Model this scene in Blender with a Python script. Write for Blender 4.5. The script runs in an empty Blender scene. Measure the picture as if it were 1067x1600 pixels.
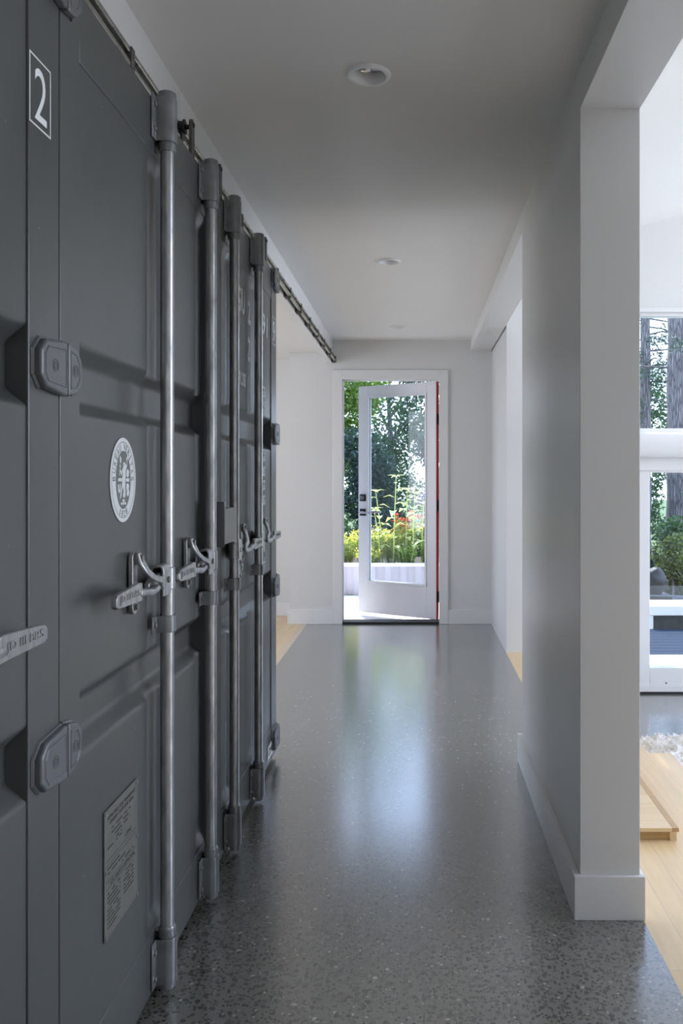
import bpy, bmesh, math, random
from math import sin, cos, pi, radians, atan2, hypot
from mathutils import Vector, Matrix

random.seed(7)
C = bpy.context.scene.collection
SC = bpy.context.scene

# ------------------------------------------------------------------ camera
cam_d = bpy.data.cameras.new('camera'); cam = bpy.data.objects.new('camera', cam_d); C.objects.link(cam)
cam.location = (0, 0, 1.3); cam.rotation_euler = (pi/2, 0, 0)
cam_d.sensor_fit = 'VERTICAL'; cam_d.sensor_height = 36.0; cam_d.sensor_width = 24.0
cam_d.lens = 36.0*1300/1600
cam_d.shift_x = -116.5/1600; cam_d.shift_y = -55/1600
cam_d.clip_start = 0.05; cam_d.clip_end = 300
SC.camera = cam

# ------------------------------------------------------------------ world, sun, fill lamps, exposure
SC.view_settings.view_transform = 'Standard'; SC.view_settings.look = 'None'
SC.view_settings.gamma = 1.0; SC.view_settings.use_curve_mapping = False
SC.view_settings.exposure = 0.1
W = bpy.data.worlds.new('sky'); SC.world = W; W.use_nodes = True
nt = W.node_tree; nt.nodes.clear()
wo = nt.nodes.new('ShaderNodeOutputWorld'); bg = nt.nodes.new('ShaderNodeBackground')
tc = nt.nodes.new('ShaderNodeTexCoord'); sep = nt.nodes.new('ShaderNodeSeparateXYZ'); rmp = nt.nodes.new('ShaderNodeValToRGB')
nt.links.new(tc.outputs['Generated'], sep.inputs[0]); nt.links.new(sep.outputs['Z'], rmp.inputs[0])
rmp.color_ramp.elements[0].color = (0.74, 0.82, 1.0, 1); rmp.color_ramp.elements[1].color = (0.38, 0.56, 1.0, 1)
rmp.color_ramp.elements[1].position = 0.8
nt.links.new(rmp.outputs[0], bg.inputs[0]); nt.links.new(bg.outputs[0], wo.inputs[0])
bg.inputs[1].default_value = 4.6

def sun(rot, strength, color, angle):
    d = bpy.data.lights.new('sun', 'SUN'); d.energy = strength; d.color = color; d.angle = angle
    o = bpy.data.objects.new('sun', d); C.objects.link(o); o.rotation_euler = rot; return o
# light travels towards -Y (sun stands beyond the garden) and a little towards +X
sun((radians(-32), radians(0), radians(18)), 8.0, (1.0, 0.95, 0.86), radians(0.6))

def area(name, loc, direction, sx, sy, power, color=(1, 1, 1)):
    d = bpy.data.lights.new(name, 'AREA'); d.shape = 'RECTANGLE'; d.size = sx; d.size_y = sy; d.energy = power; d.color = color
    o = bpy.data.objects.new(name, d); C.objects.link(o); o.location = loc
    o.rotation_euler = Vector(direction).to_track_quat('-Z', 'Y').to_euler()
    return o
# added area lamps standing in for daylight, at unseen windows of both side rooms
area('fill_lamp_right_room', (5.45, 3.4, 2.1), (-1, 0, 0), 4.6, 3.4, 82, (1.0, 0.985, 0.95))
area('fill_lamp_left_room', (-3.92, 5.2, 1.4), (1, 0, 0), 2.6, 1.7, 24, (1.0, 0.98, 0.97))

# ------------------------------------------------------------------ materials
MATS = {}
def new_mat(name):
    m = bpy.data.materials.new(name); m.use_nodes = True
    MATS[name] = m
    b = m.node_tree.nodes['Principled BSDF']
    return m, m.node_tree, b
def N(nt, t, **kw):
    n = nt.nodes.new(t)
    for k, v in kw.items(): setattr(n, k, v)
    return n
def ramp(nt, src, stops, interp='LINEAR'):
    r = N(nt, 'ShaderNodeValToRGB'); r.color_ramp.interpolation = interp
    e = r.color_ramp.elements
    while len(e) < len(stops): e.new(0.5)
    for el, (p, c) in zip(e, stops):
        el.position = p; el.color = (*c, 1) if len(c) == 3 else c
    nt.links.new(src, r.inputs[0]); return r
def mixc(nt, fac, a, b, mode='MIX'):
    m = N(nt, 'ShaderNodeMix', data_type='RGBA', blend_type=mode)
    for sock, v in ((m.inputs[0], fac), (m.inputs[6], a), (m.inputs[7], b)):
        if hasattr(v, 'links') or hasattr(v, 'is_output'): nt.links.new(v, sock)
        elif isinstance(v, (int, float)): sock.default_value = v
        else: sock.default_value = (*v, 1)
    return m.outputs[2]
def simple(name, col, rough=0.5, metal=0.0, var=0.06, scale=6.0, bump=0.0, bscale=60, spec=0.5, rvar=0.05, stretch=(1, 1, 1)):
    m, nt, b = new_mat(name)
    tcn = N(nt, 'ShaderNodeTexCoord'); mp = N(nt, 'ShaderNodeMapping'); mp.inputs['Scale'].default_value = stretch
    nt.links.new(tcn.outputs['Object'], mp.inputs[0])
    n = N(nt, 'ShaderNodeTexNoise'); n.inputs['Scale'].default_value = scale; n.inputs['Detail'].default_value = 6
    nt.links.new(mp.outputs[0], n.inputs['Vector'])
    lo = tuple(max(0, c*(1-var)) for c in col); hi = tuple(min(1, c*(1+var)) for c in col)
    r = ramp(nt, n.outputs['Fac'], [(0.3, lo), (0.7, hi)])
    nt.links.new(r.outputs[0], b.inputs['Base Color'])
    rr = ramp(nt, n.outputs['Fac'], [(0.3, (max(0.02, rough-rvar),)*3), (0.7, (min(1, rough+rvar),)*3)])
    nt.links.new(rr.outputs[0], b.inputs['Roughness'])
    b.inputs['Metallic'].default_value = metal; b.inputs['Specular IOR Level'].default_value = spec
    if bump:
        n2 = N(nt, 'ShaderNodeTexNoise'); n2.inputs['Scale'].default_value = bscale; n2.inputs['Detail'].default_value = 3
        nt.links.new(mp.outputs[0], n2.inputs['Vector'])
        bp = N(nt, 'ShaderNodeBump'); bp.inputs['Strength'].default_value = bump; bp.inputs['Distance'].default_value = 0.002
        nt.links.new(n2.outputs['Fac'], bp.inputs['Height']); nt.links.new(bp.outputs[0], b.inputs['Normal'])
    return m

simple('wall_paint', (0.71, 0.71, 0.70), 0.36, var=0.012, scale=1.5, bump=0.05, bscale=220)
simple('ceiling_paint', (0.82, 0.81, 0.79), 0.75, var=0.01, scale=1.5)
simple('trim_paint', (0.78, 0.78, 0.78), 0.32, var=0.01, scale=2)
simple('fitting_white', (0.80, 0.80, 0.80), 0.35, var=0.01)
simple('white_mark', (0.72, 0.74, 0.74), 0.5, var=0.03, scale=40)
simple('mark_grey', (0.16, 0.17, 0.16), 0.5, var=0.05, scale=40)
simple('dark_mark', (0.03, 0.03, 0.03), 0.6)
simple('plate_metal', (0.24, 0.24, 0.22), 0.40, metal=0.6, var=0.15, scale=30)
simple('black_rubber', (0.012, 0.012, 0.014), 0.5)
simple('black_metal', (0.02, 0.02, 0.022), 0.35, metal=0.5)
simple('nickel', (0.36, 0.36, 0.37), 0.3, metal=0.9)
simple('rail_steel', (0.50, 0.48, 0.44), 0.28, metal=0.95, var=0.15, scale=12)
simple('rail_dark', (0.10, 0.10, 0.095), 0.45, metal=0.5, var=0.15)
simple('hanger_steel', (0.11, 0.10, 0.095), 0.45, metal=0.5, var=0.25, scale=25)
simple('red_paint', (0.50, 0.012, 0.010), 0.35)
simple('door_paint', (0.66, 0.65, 0.67), 0.35, var=0.01)
simple('planter_paint', (0.46, 0.44, 0.47), 0.6, var=0.03)
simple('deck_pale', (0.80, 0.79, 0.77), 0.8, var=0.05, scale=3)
simple('decking_shade', (0.030, 0.042, 0.066), 0.9, spec=0.15, var=0.12, scale=5, stretch=(0.3, 8, 1))  # blue shade lying on the boards is put into their base colour
simple('stone_dark', (0.018, 0.019, 0.022), 0.6, var=0.35, scale=9, bump=0.6, bscale=30)
simple('stone_grey', (0.10, 0.10, 0.10), 0.7, var=0.25, scale=14, bump=0.4, bscale=40)
simple('soil', (0.06, 0.045, 0.03), 0.95, var=0.3, scale=12)
simple('lawn', (0.07, 0.11, 0.03), 0.9, var=0.35, scale=5)
simple('roof_soffit', (0.6, 0.6, 0.6), 0.7)
simple('stem_green', (0.30, 0.38, 0.14), 0.6, var=0.2)
simple('bracket_paint', (0.26, 0.27, 0.28), 0.34, metal=0.55, var=0.15, scale=25)
simple('lens_chrome', (0.7, 0.7, 0.72), 0.12, metal=1.0)

# galvanised lock rods: worn patches and vertical scratches
def rod_mat():
    m, nt, b = new_mat('galvanised')
    tcn = N(nt, 'ShaderNodeTexCoord'); mp = N(nt, 'ShaderNodeMapping'); mp.inputs['Scale'].default_value = (1, 1, 0.25)
    nt.links.new(tcn.outputs['Object'], mp.inputs[0])
    n = N(nt, 'ShaderNodeTexNoise'); n.inputs['Scale'].default_value = 60; n.inputs['Detail'].default_value = 8
    nt.links.new(mp.outputs[0], n.inputs['Vector'])
    r = ramp(nt, n.outputs['Fac'], [(0.25, (0.30, 0.305, 0.31)), (0.5, (0.46, 0.465, 0.47)), (0.75, (0.60, 0.60, 0.60))])
    nt.links.new(r.outputs[0], b.inputs['Base Color'])
    rr = ramp(nt, n.outputs['Fac'], [(0.3, (0.42,)*3), (0.75, (0.26,)*3)])
    nt.links.new(rr.outputs[0], b.inputs['Roughness']); b.inputs['Metallic'].default_value = 0.85
rod_mat()

def paint_mat(name, base, rough):
    m, nt, b = new_mat(name)
    tcn = N(nt, 'ShaderNodeTexCoord')
    n = N(nt, 'ShaderNodeTexNoise'); n.inputs['Scale'].default_value = 2.2; n.inputs['Detail'].default_value = 5
    nt.links.new(tcn.outputs['Object'], n.inputs['Vector'])
    r = ramp(nt, n.outputs['Fac'], [(0.3, tuple(c*0.88 for c in base)), (0.7, tuple(c*1.12 for c in base))])
    # tiny chips and dust
    v = N(nt, 'ShaderNodeTexVoronoi'); v.inputs['Scale'].default_value = 14
    nt.links.new(tcn.outputs['Object'], v.inputs['Vector'])
    ch = ramp(nt, v.outputs['Distance'], [(0.0, (1, 1, 1)), (0.022, (0, 0, 0))], 'CONSTANT')
    col = mixc(nt, ch.outputs[0], r.outputs[0], (0.28, 0.28, 0.26))
    nt.links.new(col, b.inputs['Base Color'])
    rr = ramp(nt, n.outputs['Fac'], [(0.3, (rough-0.06,)*3), (0.7, (rough+0.08,)*3)])
    nt.links.new(rr.outputs[0], b.inputs['Roughness'])
    n2 = N(nt, 'ShaderNodeTexNoise'); n2.inputs['Scale'].default_value = 9; n2.inputs['Detail'].default_value = 2
    nt.links.new(tcn.outputs['Object'], n2.inputs['Vector'])
    b.inputs['Specular IOR Level'].default_value = 0.75
    bp = N(nt, 'ShaderNodeBump'); bp.inputs['Strength'].default_value = 0.2; bp.inputs['Distance'].default_value = 0.004
    nt.links.new(n2.outputs['Fac'], bp.inputs['Height']); nt.links.new(bp.outputs[0], b.inputs['Normal'])
paint_mat('container_paint', (0.070, 0.075, 0.074), 0.34)
paint_mat('hinge_paint', (0.105, 0.112, 0.118), 0.36)

def concrete(name, dark, light, rough):
    m, nt, b = new_mat(name)
    tcn = N(nt, 'ShaderNodeTexCoord'); co = tcn.outputs['Object']
    n = N(nt, 'ShaderNodeTexNoise'); n.inputs['Scale'].default_value = 1.3; n.inputs['Detail'].default_value = 6
    nt.links.new(co, n.inputs['Vector'])
    base = ramp(nt, n.outputs['Fac'], [(0.3, dark), (0.7, light)]).outputs[0]
    nf = N(nt, 'ShaderNodeTexNoise'); nf.inputs['Scale'].default_value = 420; nf.inputs['Detail'].default_value = 2
    nt.links.new(co, nf.inputs['Vector'])
    g = ramp(nt, nf.outputs['Fac'], [(0.35, (0.72,)*3), (0.65, (1.25,)*3)]).outputs[0]
    col = mixc(nt, 1.0, base, g, 'MULTIPLY')
    for scale, dthr, lthr, size in ((66, 0.36, 0.965, 0.47), (118, 0.42, 0.97, 0.50)):
        v = N(nt, 'ShaderNodeTexVoronoi'); v.inputs['Scale'].default_value = scale
        nt.links.new(co, v.inputs['Vector'])
        s = N(nt, 'ShaderNodeSeparateColor'); nt.links.new(v.outputs['Color'], s.inputs[0])
        inside = ramp(nt, v.outputs['Distance'], [(size-0.1, (1,)*3), (size, (0,)*3)]).outputs[0]
        isdark = ramp(nt, s.outputs[0], [(0.0, (1,)*3), (dthr, (0,)*3)], 'CONSTANT').outputs[0]
        islight = ramp(nt, s.outputs[0], [(0.0, (0,)*3), (lthr, (1,)*3)], 'CONSTANT').outputs[0]
        tone = ramp(nt, s.outputs[1], [(0, (0.012, 0.013, 0.015)), (0.6, (0.035, 0.034, 0.032)), (1, (0.085, 0.08, 0.065))]).outputs[0]
        tone2 = ramp(nt, s.outputs[2], [(0, (0.22, 0.21, 0.19)), (1, (0.36, 0.34, 0.30))]).outputs[0]
        f1 = N(nt, 'ShaderNodeMath', operation='MULTIPLY'); nt.links.new(inside, f1.inputs[0]); nt.links.new(isdark, f1.inputs[1])
        f2 = N(nt, 'ShaderNodeMath', operation='MULTIPLY'); nt.links.new(inside, f2.inputs[0]); nt.links.new(islight, f2.inputs[1])
        col = mixc(nt, f1.outputs[0], col, tone); col = mixc(nt, f2.outputs[0], col, tone2)
    nt.links.new(col, b.inputs['Base Color'])
    rr = ramp(nt, n.outputs['Fac'], [(0.3, (rough-0.02,)*3), (0.7, (rough+0.03,)*3)])
    nt.links.new(rr.outputs[0], b.inputs['Roughness']); b.inputs['Specular IOR Level'].default_value = 0.9; b.inputs['Coat Weight'].default_value = 1.0; b.inputs['Coat Roughness'].default_value = 0.19; b.inputs['Coat IOR'].default_value = 1.85
concrete('polished_concrete', (0.135, 0.135, 0.118), (0.175, 0.175, 0.155), 0.24)

def maple(name, along='Y', tint=1.0):
    m, nt, b = new_mat(name)
    tcn = N(nt, 'ShaderNodeTexCoord'); mp = N(nt, 'ShaderNodeMapping')
    if along == 'Y': mp.inputs['Rotation'].default_value = (0, 0, pi/2)
    nt.links.new(tcn.outputs['Object'], mp.inputs[0])
    br = N(nt, 'ShaderNodeTexBrick'); br.offset = 0.37
    br.inputs['Scale'].default_value = 1.0; br.inputs['Brick Width'].default_value = 1.6; br.inputs['Row Height'].default_value = 0.083
    br.inputs['Mortar Size'].default_value = 0.0009; br.inputs['Mortar Smooth'].default_value = 0.2
    br.inputs['Color1'].default_value = (0.70*tint, 0.50*tint, 0.27*tint, 1); br.inputs['Color2'].default_value = (0.76*tint, 0.57*tint, 0.33*tint, 1)
    br.inputs['Mortar'].default_value = (0.52, 0.40, 0.26, 1)
    nt.links.new(mp.outputs[0], br.inputs['Vector'])
    mp2 = N(nt, 'ShaderNodeMapping'); mp2.inputs['Scale'].default_value = (1.5, 22, 22); nt.links.new(mp.outputs[0], mp2.inputs[0])
    n = N(nt, 'ShaderNodeTexNoise'); n.inputs['Scale'].default_value = 2.2; n.inputs['Detail'].default_value = 7; n.inputs['Distortion'].default_value = 0.6
    nt.links.new(mp2.outputs[0], n.inputs['Vector'])
    g = ramp(nt, n.outputs['Fac'], [(0.3, (0.95, 0.94, 0.92)), (0.65, (1.03, 1.03, 1.03))]).outputs[0]
    col = mixc(nt, 1.0, br.outputs['Color'], g, 'MULTIPLY')
    nt.links.new(col, b.inputs['Base Color']); b.inputs['Roughness'].default_value = 0.33
maple('maple_floor'); maple('maple_step', 'X', 0.98)
simple('maple_edge', (0.50, 0.31, 0.13), 0.4, var=0.12, scale=8, stretch=(1, 12, 12))
simple('maple_trim', (0.66, 0.53, 0.38), 0.4, var=0.05, scale=8, stretch=(12, 1, 12))

def glass(name, tint, refl):
    m = bpy.data.materials.new(name); m.use_nodes = True; nt = m.node_tree; nt.nodes.clear(); MATS[name] = m
    o = N(nt, 'ShaderNodeOutputMaterial'); t = N(nt, 'ShaderNodeBsdfTransparent'); g = N(nt, 'ShaderNodeBsdfGlossy'); mx = N(nt, 'ShaderNodeMixShader')
    t.inputs[0].default_value = (*tint, 1); g.inputs['Roughness'].default_value = 0.0
    f = N(nt, 'ShaderNodeFresnel'); f.inputs[0].default_value = 1.5
    k = N(nt, 'ShaderNodeMath', operation='MULTIPLY'); k.inputs[1].default_value = refl
    nt.links.new(f.outputs[0], k.inputs[0]); nt.links.new(k.outputs[0], mx.inputs[0]); nt.links.new(t.outputs[0], mx.inputs[1]); nt.links.new(g.outputs[0], mx.inputs[2]); nt.links.new(mx.outputs[0], o.inputs[0])
glass('pane_glass', (0.94, 0.97, 0.98), 0.5)

def leafmat(name, col, trans=0.35, var=0.35, rough=0.55):
    m = bpy.data.materials.new(name); m.use_nodes = True; nt = m.node_tree; nt.nodes.clear(); MATS[name] = m
    o = N(nt, 'ShaderNodeOutputMaterial'); d = N(nt, 'ShaderNodeBsdfDiffuse'); t = N(nt, 'ShaderNodeBsdfTranslucent'); g = N(nt, 'ShaderNodeBsdfGlossy')
    g.inputs['Roughness'].default_value = rough; g.inputs[0].default_value = (0.8, 0.85, 0.9, 1)
    geo = N(nt, 'ShaderNodeNewGeometry')
    r = ramp(nt, geo.outputs['Random Per Island'], [(0, tuple(c*(1-var) for c in col)), (1, tuple(min(1, c*(1+var)) for c in col))])
    nt.links.new(r.outputs[0], d.inputs[0])
    tr = mixc(nt, 1.0, r.outputs[0], (1.5, 1.6, 0.7), 'MULTIPLY'); nt.links.new(tr, t.inputs[0])
    m1 = N(nt, 'ShaderNodeMixShader'); m1.inputs[0].default_value = trans
    nt.links.new(d.outputs[0], m1.inputs[1]); nt.links.new(t.outputs[0], m1.inputs[2])
    m2 = N(nt, 'ShaderNodeMixShader'); m2.inputs[0].default_value = 0.05
    nt.links.new(m1.outputs[0], m2.inputs[1]); nt.links.new(g.outputs[0], m2.inputs[2]); nt.links.new(m2.outputs[0], o.inputs[0])
leafmat('leaf_bright', (0.13, 0.22, 0.035)); leafmat('leaf_mid', (0.045, 0.095, 0.045)); leafmat('leaf_dark', (0.022, 0.050, 0.035), 0.25)
leafmat('leaf_pale', (0.56, 0.60, 0.34), 0.4, 0.2); leafmat('leaf_yellow', (0.78, 0.66, 0.14), 0.35, 0.25); leafmat('leaf_lime', (0.24, 0.29, 0.08), 0.35, 0.6); leafmat('leaf_olive', (0.085, 0.115, 0.035), 0.3, 0.9)
leafmat('petal_red', (0.62, 0.05, 0.025), 0.3, 0.2); leafmat('petal_violet', (0.24, 0.16, 0.50), 0.3, 0.25)
leafmat('pine_needle', (0.035, 0.065, 0.040), 0.15)

def bark():
    m, nt, b = new_mat('bark')
    tcn = N(nt, 'ShaderNodeTexCoord'); mp = N(nt, 'ShaderNodeMapping'); mp.inputs['Scale'].default_value = (17, 17, 1.5)
    nt.links.new(tcn.outputs['Object'], mp.inputs[0])
    v = N(nt, 'ShaderNodeTexVoronoi', feature='DISTANCE_TO_EDGE'); v.inputs['Scale'].default_value = 2.4
    nn = N(nt, 'ShaderNodeTexNoise'); nn.inputs['Scale'].default_value = 4; nt.links.new(mp.outputs[0], nn.inputs['Vector'])
    dv = mixc(nt, 0.25, mp.outputs[0], nn.outputs['Color'], 'ADD')
    nt.links.new(dv, v.inputs['Vector'])
    r = ramp(nt, v.outputs['Distance'], [(0.0, (0.05, 0.045, 0.045)), (0.12, (0.16, 0.145, 0.145)), (0.5, (0.34, 0.31, 0.30))])
    nt.links.new(r.outputs[0], b.inputs['Base Color']); b.inputs['Roughness'].default_value = 0.9
    bp = N(nt, 'ShaderNodeBump'); bp.inputs['Strength'].default_value = 1.0; bp.inputs['Distance'].default_value = 0.03
    nt.links.new(v.outputs['Distance'], bp.inputs['Height']); nt.links.new(bp.outputs[0], b.inputs['Normal'])
bark()
def fleece():
    m, nt, b = new_mat('fleece')
    tcn = N(nt, 'ShaderNodeTexCoord')
    n = N(nt, 'ShaderNodeTexNoise'); n.inputs['Scale'].default_value = 18; n.inputs['Detail'].default_value = 8
    nt.links.new(tcn.outputs['Object'], n.inputs['Vector'])
    r = ramp(nt, n.outputs['Fac'], [(0.3, (0.76, 0.72, 0.67)), (0.6, (0.88, 0.86, 0.83))])
    nt.links.new(r.outputs[0], b.inputs['Base Color']); b.inputs['Roughness'].default_value = 0.95
    bp = N(nt, 'ShaderNodeBump'); bp.inputs['Strength'].default_value = 0.9; bp.inputs['Distance'].default_value = 0.02
    nt.links.new(n.outputs['Fac'], bp.inputs['Height']); nt.links.new(bp.outputs[0], b.inputs['Normal'])
fleece()

# ------------------------------------------------------------------ mesh helpers
class MB:
    def __init__(s): s.v = []; s.f = []
    def add(s, vs, fs):
        o = len(s.v); s.v += [tuple(p) for p in vs]; s.f += [tuple(i+o for i in f) for f in fs]; return s
    def box(s, lo, hi, M=None):
        x0, y0, z0 = lo; x1, y1, z1 = hi
        vs = [(x0,y0,z0),(x1,y0,z0),(x1,y1,z0),(x0,y1,z0),(x0,y0,z1),(x1,y0,z1),(x1,y1,z1),(x0,y1,z1)]
        if M: vs = [M @ Vector(p) for p in vs]
        return s.add(vs, [(0,3,2,1),(4,5,6,7),(0,1,5,4),(1,2,6,5),(2,3,7,6),(3,0,4,7)])
    def prism(s, prof, axis, a, b):
        """closed 2D outline extruded along an axis; outline is given in the two other axes, in xyz order"""
        def P(q, t):
            if axis == 'x': return (t, q[0], q[1])
            if axis == 'y': return (q[0], t, q[1])
            return (q[0], q[1], t)
        n = len(prof)
        ar = sum(prof[i][0]*prof[(i+1) % n][1]-prof[(i+1) % n][0]*prof[i][1] for i in range(n))
        if ar < 0: prof = prof[::-1]
        vs = [P(q, a) for q in prof]+[P(q, b) for q in prof]
        fs = [tuple(range(n))[::-1], tuple(range(n, 2*n))]+[(i, (i+1) % n, n+(i+1) % n, n+i) for i in range(n)]
        if axis == 'y': fs = [f[::-1] for f in fs]
        return s.add(vs, fs)
    def cyl(s, c, axis, r, h, n=20, r2=None):
        """cylinder starting at c running h along axis"""
        r2 = r if r2 is None else r2
        ax = {'x': Vector((1,0,0)), 'y': Vector((0,1,0)), 'z': Vector((0,0,1))}[axis] if isinstance(axis, str) else Vector(axis).normalized()
        u = ax.orthogonal().normalized(); w = ax.cross(u); c = Vector(c)
        vs = [c+u*cos(2*pi*i/n)*r+w*sin(2*pi*i/n)*r for i in range(n)]+[c+ax*h+u*cos(2*pi*i/n)*r2+w*sin(2*pi*i/n)*r2 for i in range(n)]
        return s.add(vs, [tuple(range(n))[::-1], tuple(range(n, 2*n))]+[(i, (i+1) % n, n+(i+1) % n, n+i) for i in range(n)])
    def lathe(s, prof, c, n=32):
        """prof = [(r, z)] about a vertical axis at c"""
        vs = []; fs = []; m = len(prof)
        for i in range(n):
            a = 2*pi*i/n
            for r, z in prof: vs.append((c[0]+r*cos(a), c[1]+r*sin(a), c[2]+z))
        for i in range(n):
            j = (i+1) % n
            for k in range(m-1): fs.append((i*m+k, j*m+k, j*m+k+1, i*m+k+1))
        return s.add(vs, fs)
    def tube(s, pts, rs, n=8, cap=True):
        pts = [Vector(p) for p in pts]
        if not hasattr(rs, '__len__'): rs = [rs]*len(pts)
        u = None; vs = []
        for i, p in enumerate(pts):
            t = (pts[min(i+1, len(pts)-1)]-pts[max(i-1, 0)]).normalized()
            u = t.orthogonal().normalized() if u is None else (u-t*u.dot(t)).normalized()
            w = t.cross(u)
            vs += [p+(u*cos(2*pi*k/n)+w*sin(2*pi*k/n))*rs[i] for k in range(n)]
        fs = [(i*n+k, i*n+(k+1) % n, (i+1)*n+(k+1) % n, (i+1)*n+k) for i in range(len(pts)-1) for k in range(n)]
        if cap: fs += [tuple(range(n))[::-1], tuple(range((len(pts)-1)*n, len(pts)*n))]
        return s.add(vs, fs)
    def blob(s, c, r, seed=0, amp=0.12, nu=24, nv=14, freq=2.0):
        from mathutils import noise
        vs = []; fs = []
        for j in range(nv+1):
            th = pi*j/nv
            for i in range(nu):
                ph = 2*pi*i/nu; d = Vector((sin(th)*cos(ph), sin(th)*sin(ph), cos(th)))
                k = 1+amp*noise.noise(d*freq+Vector((seed*7.1, 0, 0)))*2+amp*0.5*noise.noise(d*freq*3+Vector((seed*3.1, 5, 0)))
                vs.append((c[0]+d.x*r[0]*k, c[1]+d.y*r[1]*k, c[2]+d.z*r[2]*k))
        for j in range(nv):
            for i in range(nu): fs.append((j*nu+i, (j+1)*nu+i, (j+1)*nu+(i+1) % nu, j*nu+(i+1) % nu))
        return s.add(vs, fs)
    def build(s, name, mat, parent=None, bevel=0, smooth=35, seg=2, merge=False):
        me = bpy.data.meshes.new(name); me.from_pydata(s.v, [], s.f); me.validate()
        if merge:
            bm = bmesh.new(); bm.from_mesh(me); bmesh.ops.remove_doubles(bm, verts=bm.verts, dist=1e-5); bm.to_mesh(me); bm.free()
        me.materials.append(MATS[mat]); o = bpy.data.objects.new(name, me); C.objects.link(o)
        if smooth:
            me.polygons.foreach_set('use_smooth', [True]*len(me.polygons)); me.set_sharp_from_angle(angle=radians(smooth))
        if bevel:
            b = o.modifiers.new('bevel', 'BEVEL'); b.width = bevel; b.segments = seg; b.limit_method = 'ANGLE'; b.angle_limit = radians(40); b.harden_normals = False
        if parent: o.parent = parent
        return o

def empty(name, loc, rz=0):
    o = bpy.data.objects.new(name, None); C.objects.link(o); o.location = loc; o.rotation_euler = (0, 0, rz); o.empty_display_size = 0.1; return o
def tag(o, label, cat, group=None, kind=None):
    o['label'] = label; o['category'] = cat
    if group: o['group'] = group
    if kind: o['kind'] = kind
    return o
def struct(o, label=None, cat=None):
    o['kind'] = 'structure'
    if label: o['label'] = label; o['category'] = cat
    return o
def copy_tree(o, parent=None):
    c = o.copy(); C.objects.link(c)
    if parent: c.parent = parent
    for ch in list(o.children): copy_tree(ch, c)
    return c

def text_mesh(txt, name, mat, parent, y0, y1, z0, z1, x, depth=0.0006, bold=0.0, thickness=None):
    """lettering on a face whose outward normal is +X: reads along +Y, fitted to the given rectangle"""
    cu = bpy.data.curves.new('t', 'FONT'); cu.body = txt; cu.size = 1.0; cu.offset = bold; cu.resolution_u = 4
    o = bpy.data.objects.new('t', cu); C.objects.link(o)
    me = bpy.data.meshes.new_from_object(o.evaluated_get(bpy.context.evaluated_depsgraph_get()))
    bpy.data.objects.remove(o); bpy.data.curves.remove(cu)
    xs = [v.co.x for v in me.vertices]; ys = [v.co.y for v in me.vertices]
    ax, bx, ay, by = min(xs), max(xs), min(ys), max(ys)
    bm = bmesh.new(); bm.from_mesh(me)
    for v in bm.verts:
        a = (v.co.x-ax)/(bx-ax); b = (v.co.y-ay)/(by-ay)
        v.co = Vector((x, y0+a*(y1-y0), z0+b*(z1-z0)))
    ret = bmesh.ops.extrude_face_region(bm, geom=bm.faces[:])
    for v in [g for g in ret['geom'] if isinstance(g, bmesh.types.BMVert)]: v.co.x += depth
    bm.to_mesh(me); bm.free(); me.name = name; me.materials.clear(); me.materials.append(MATS[mat])
    for p in me.polygons: p.material_index = 0
    ob = bpy.data.objects.new(name, me); C.objects.link(ob)
    if parent: ob.parent = parent
    return ob
def join_meshes(objs, name):
    bm = bmesh.new()
    for o in objs:
        tmp = o.data.copy(); tmp.transform(o.matrix_basis); bm.from_mesh(tmp); bpy.data.meshes.remove(tmp)
    base = objs[0]; me = bpy.data.meshes.new(name); bm.to_mesh(me); bm.free()
    me.materials.append(base.data.materials[0]); n = bpy.data.objects.new(name, me); C.objects.link(n); n.parent = base.parent
    for o in objs: bpy.data.objects.remove(o)
    return n

# ------------------------------------------------------------------ room shell
YF = 7.35          # inner face of the entrance wall
ZC = 2.504         # corridor ceiling
def slab(name, lo, hi, mat, bevel=0):
    return struct(MB().box(lo, hi).build(name, mat, bevel=bevel, smooth=0))
slab('floor', (-0.963, -1.6, -0.35), (0.667, 7.5, 0.0), 'polished_concrete')
def floor_part(name, lo, hi, mat): return slab(name, lo, hi, mat)
floor_part('floor_maple_right', (0.667, -2.0, -0.16), (1.09, 6.16, 0.0), 'maple_floor')
floor_part('floor_maple_near', (1.09, -2.0, -0.16), (5.5, 1.2, 0.0), 'maple_floor')
floor_part('floor_maple_left', (-4.0, 2.2, -0.2), (-1.02, 7.79, 0.0), 'maple_floor')
floor_part('floor_maple_border', (-1.02, 2.2, -0.2), (-0.963, 7.35, 0.0), 'maple_trim')
floor_part('floor_lower', (1.09, 1.2, -0.5), (5.5, 6.16, -0.30), 'polished_concrete')
floor_part('floor_stair_tread', (1.09, 1.2, -0.30), (1.336, 4.37, -0.15), 'maple_floor')

m = MB()
hole = 0.052
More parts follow.
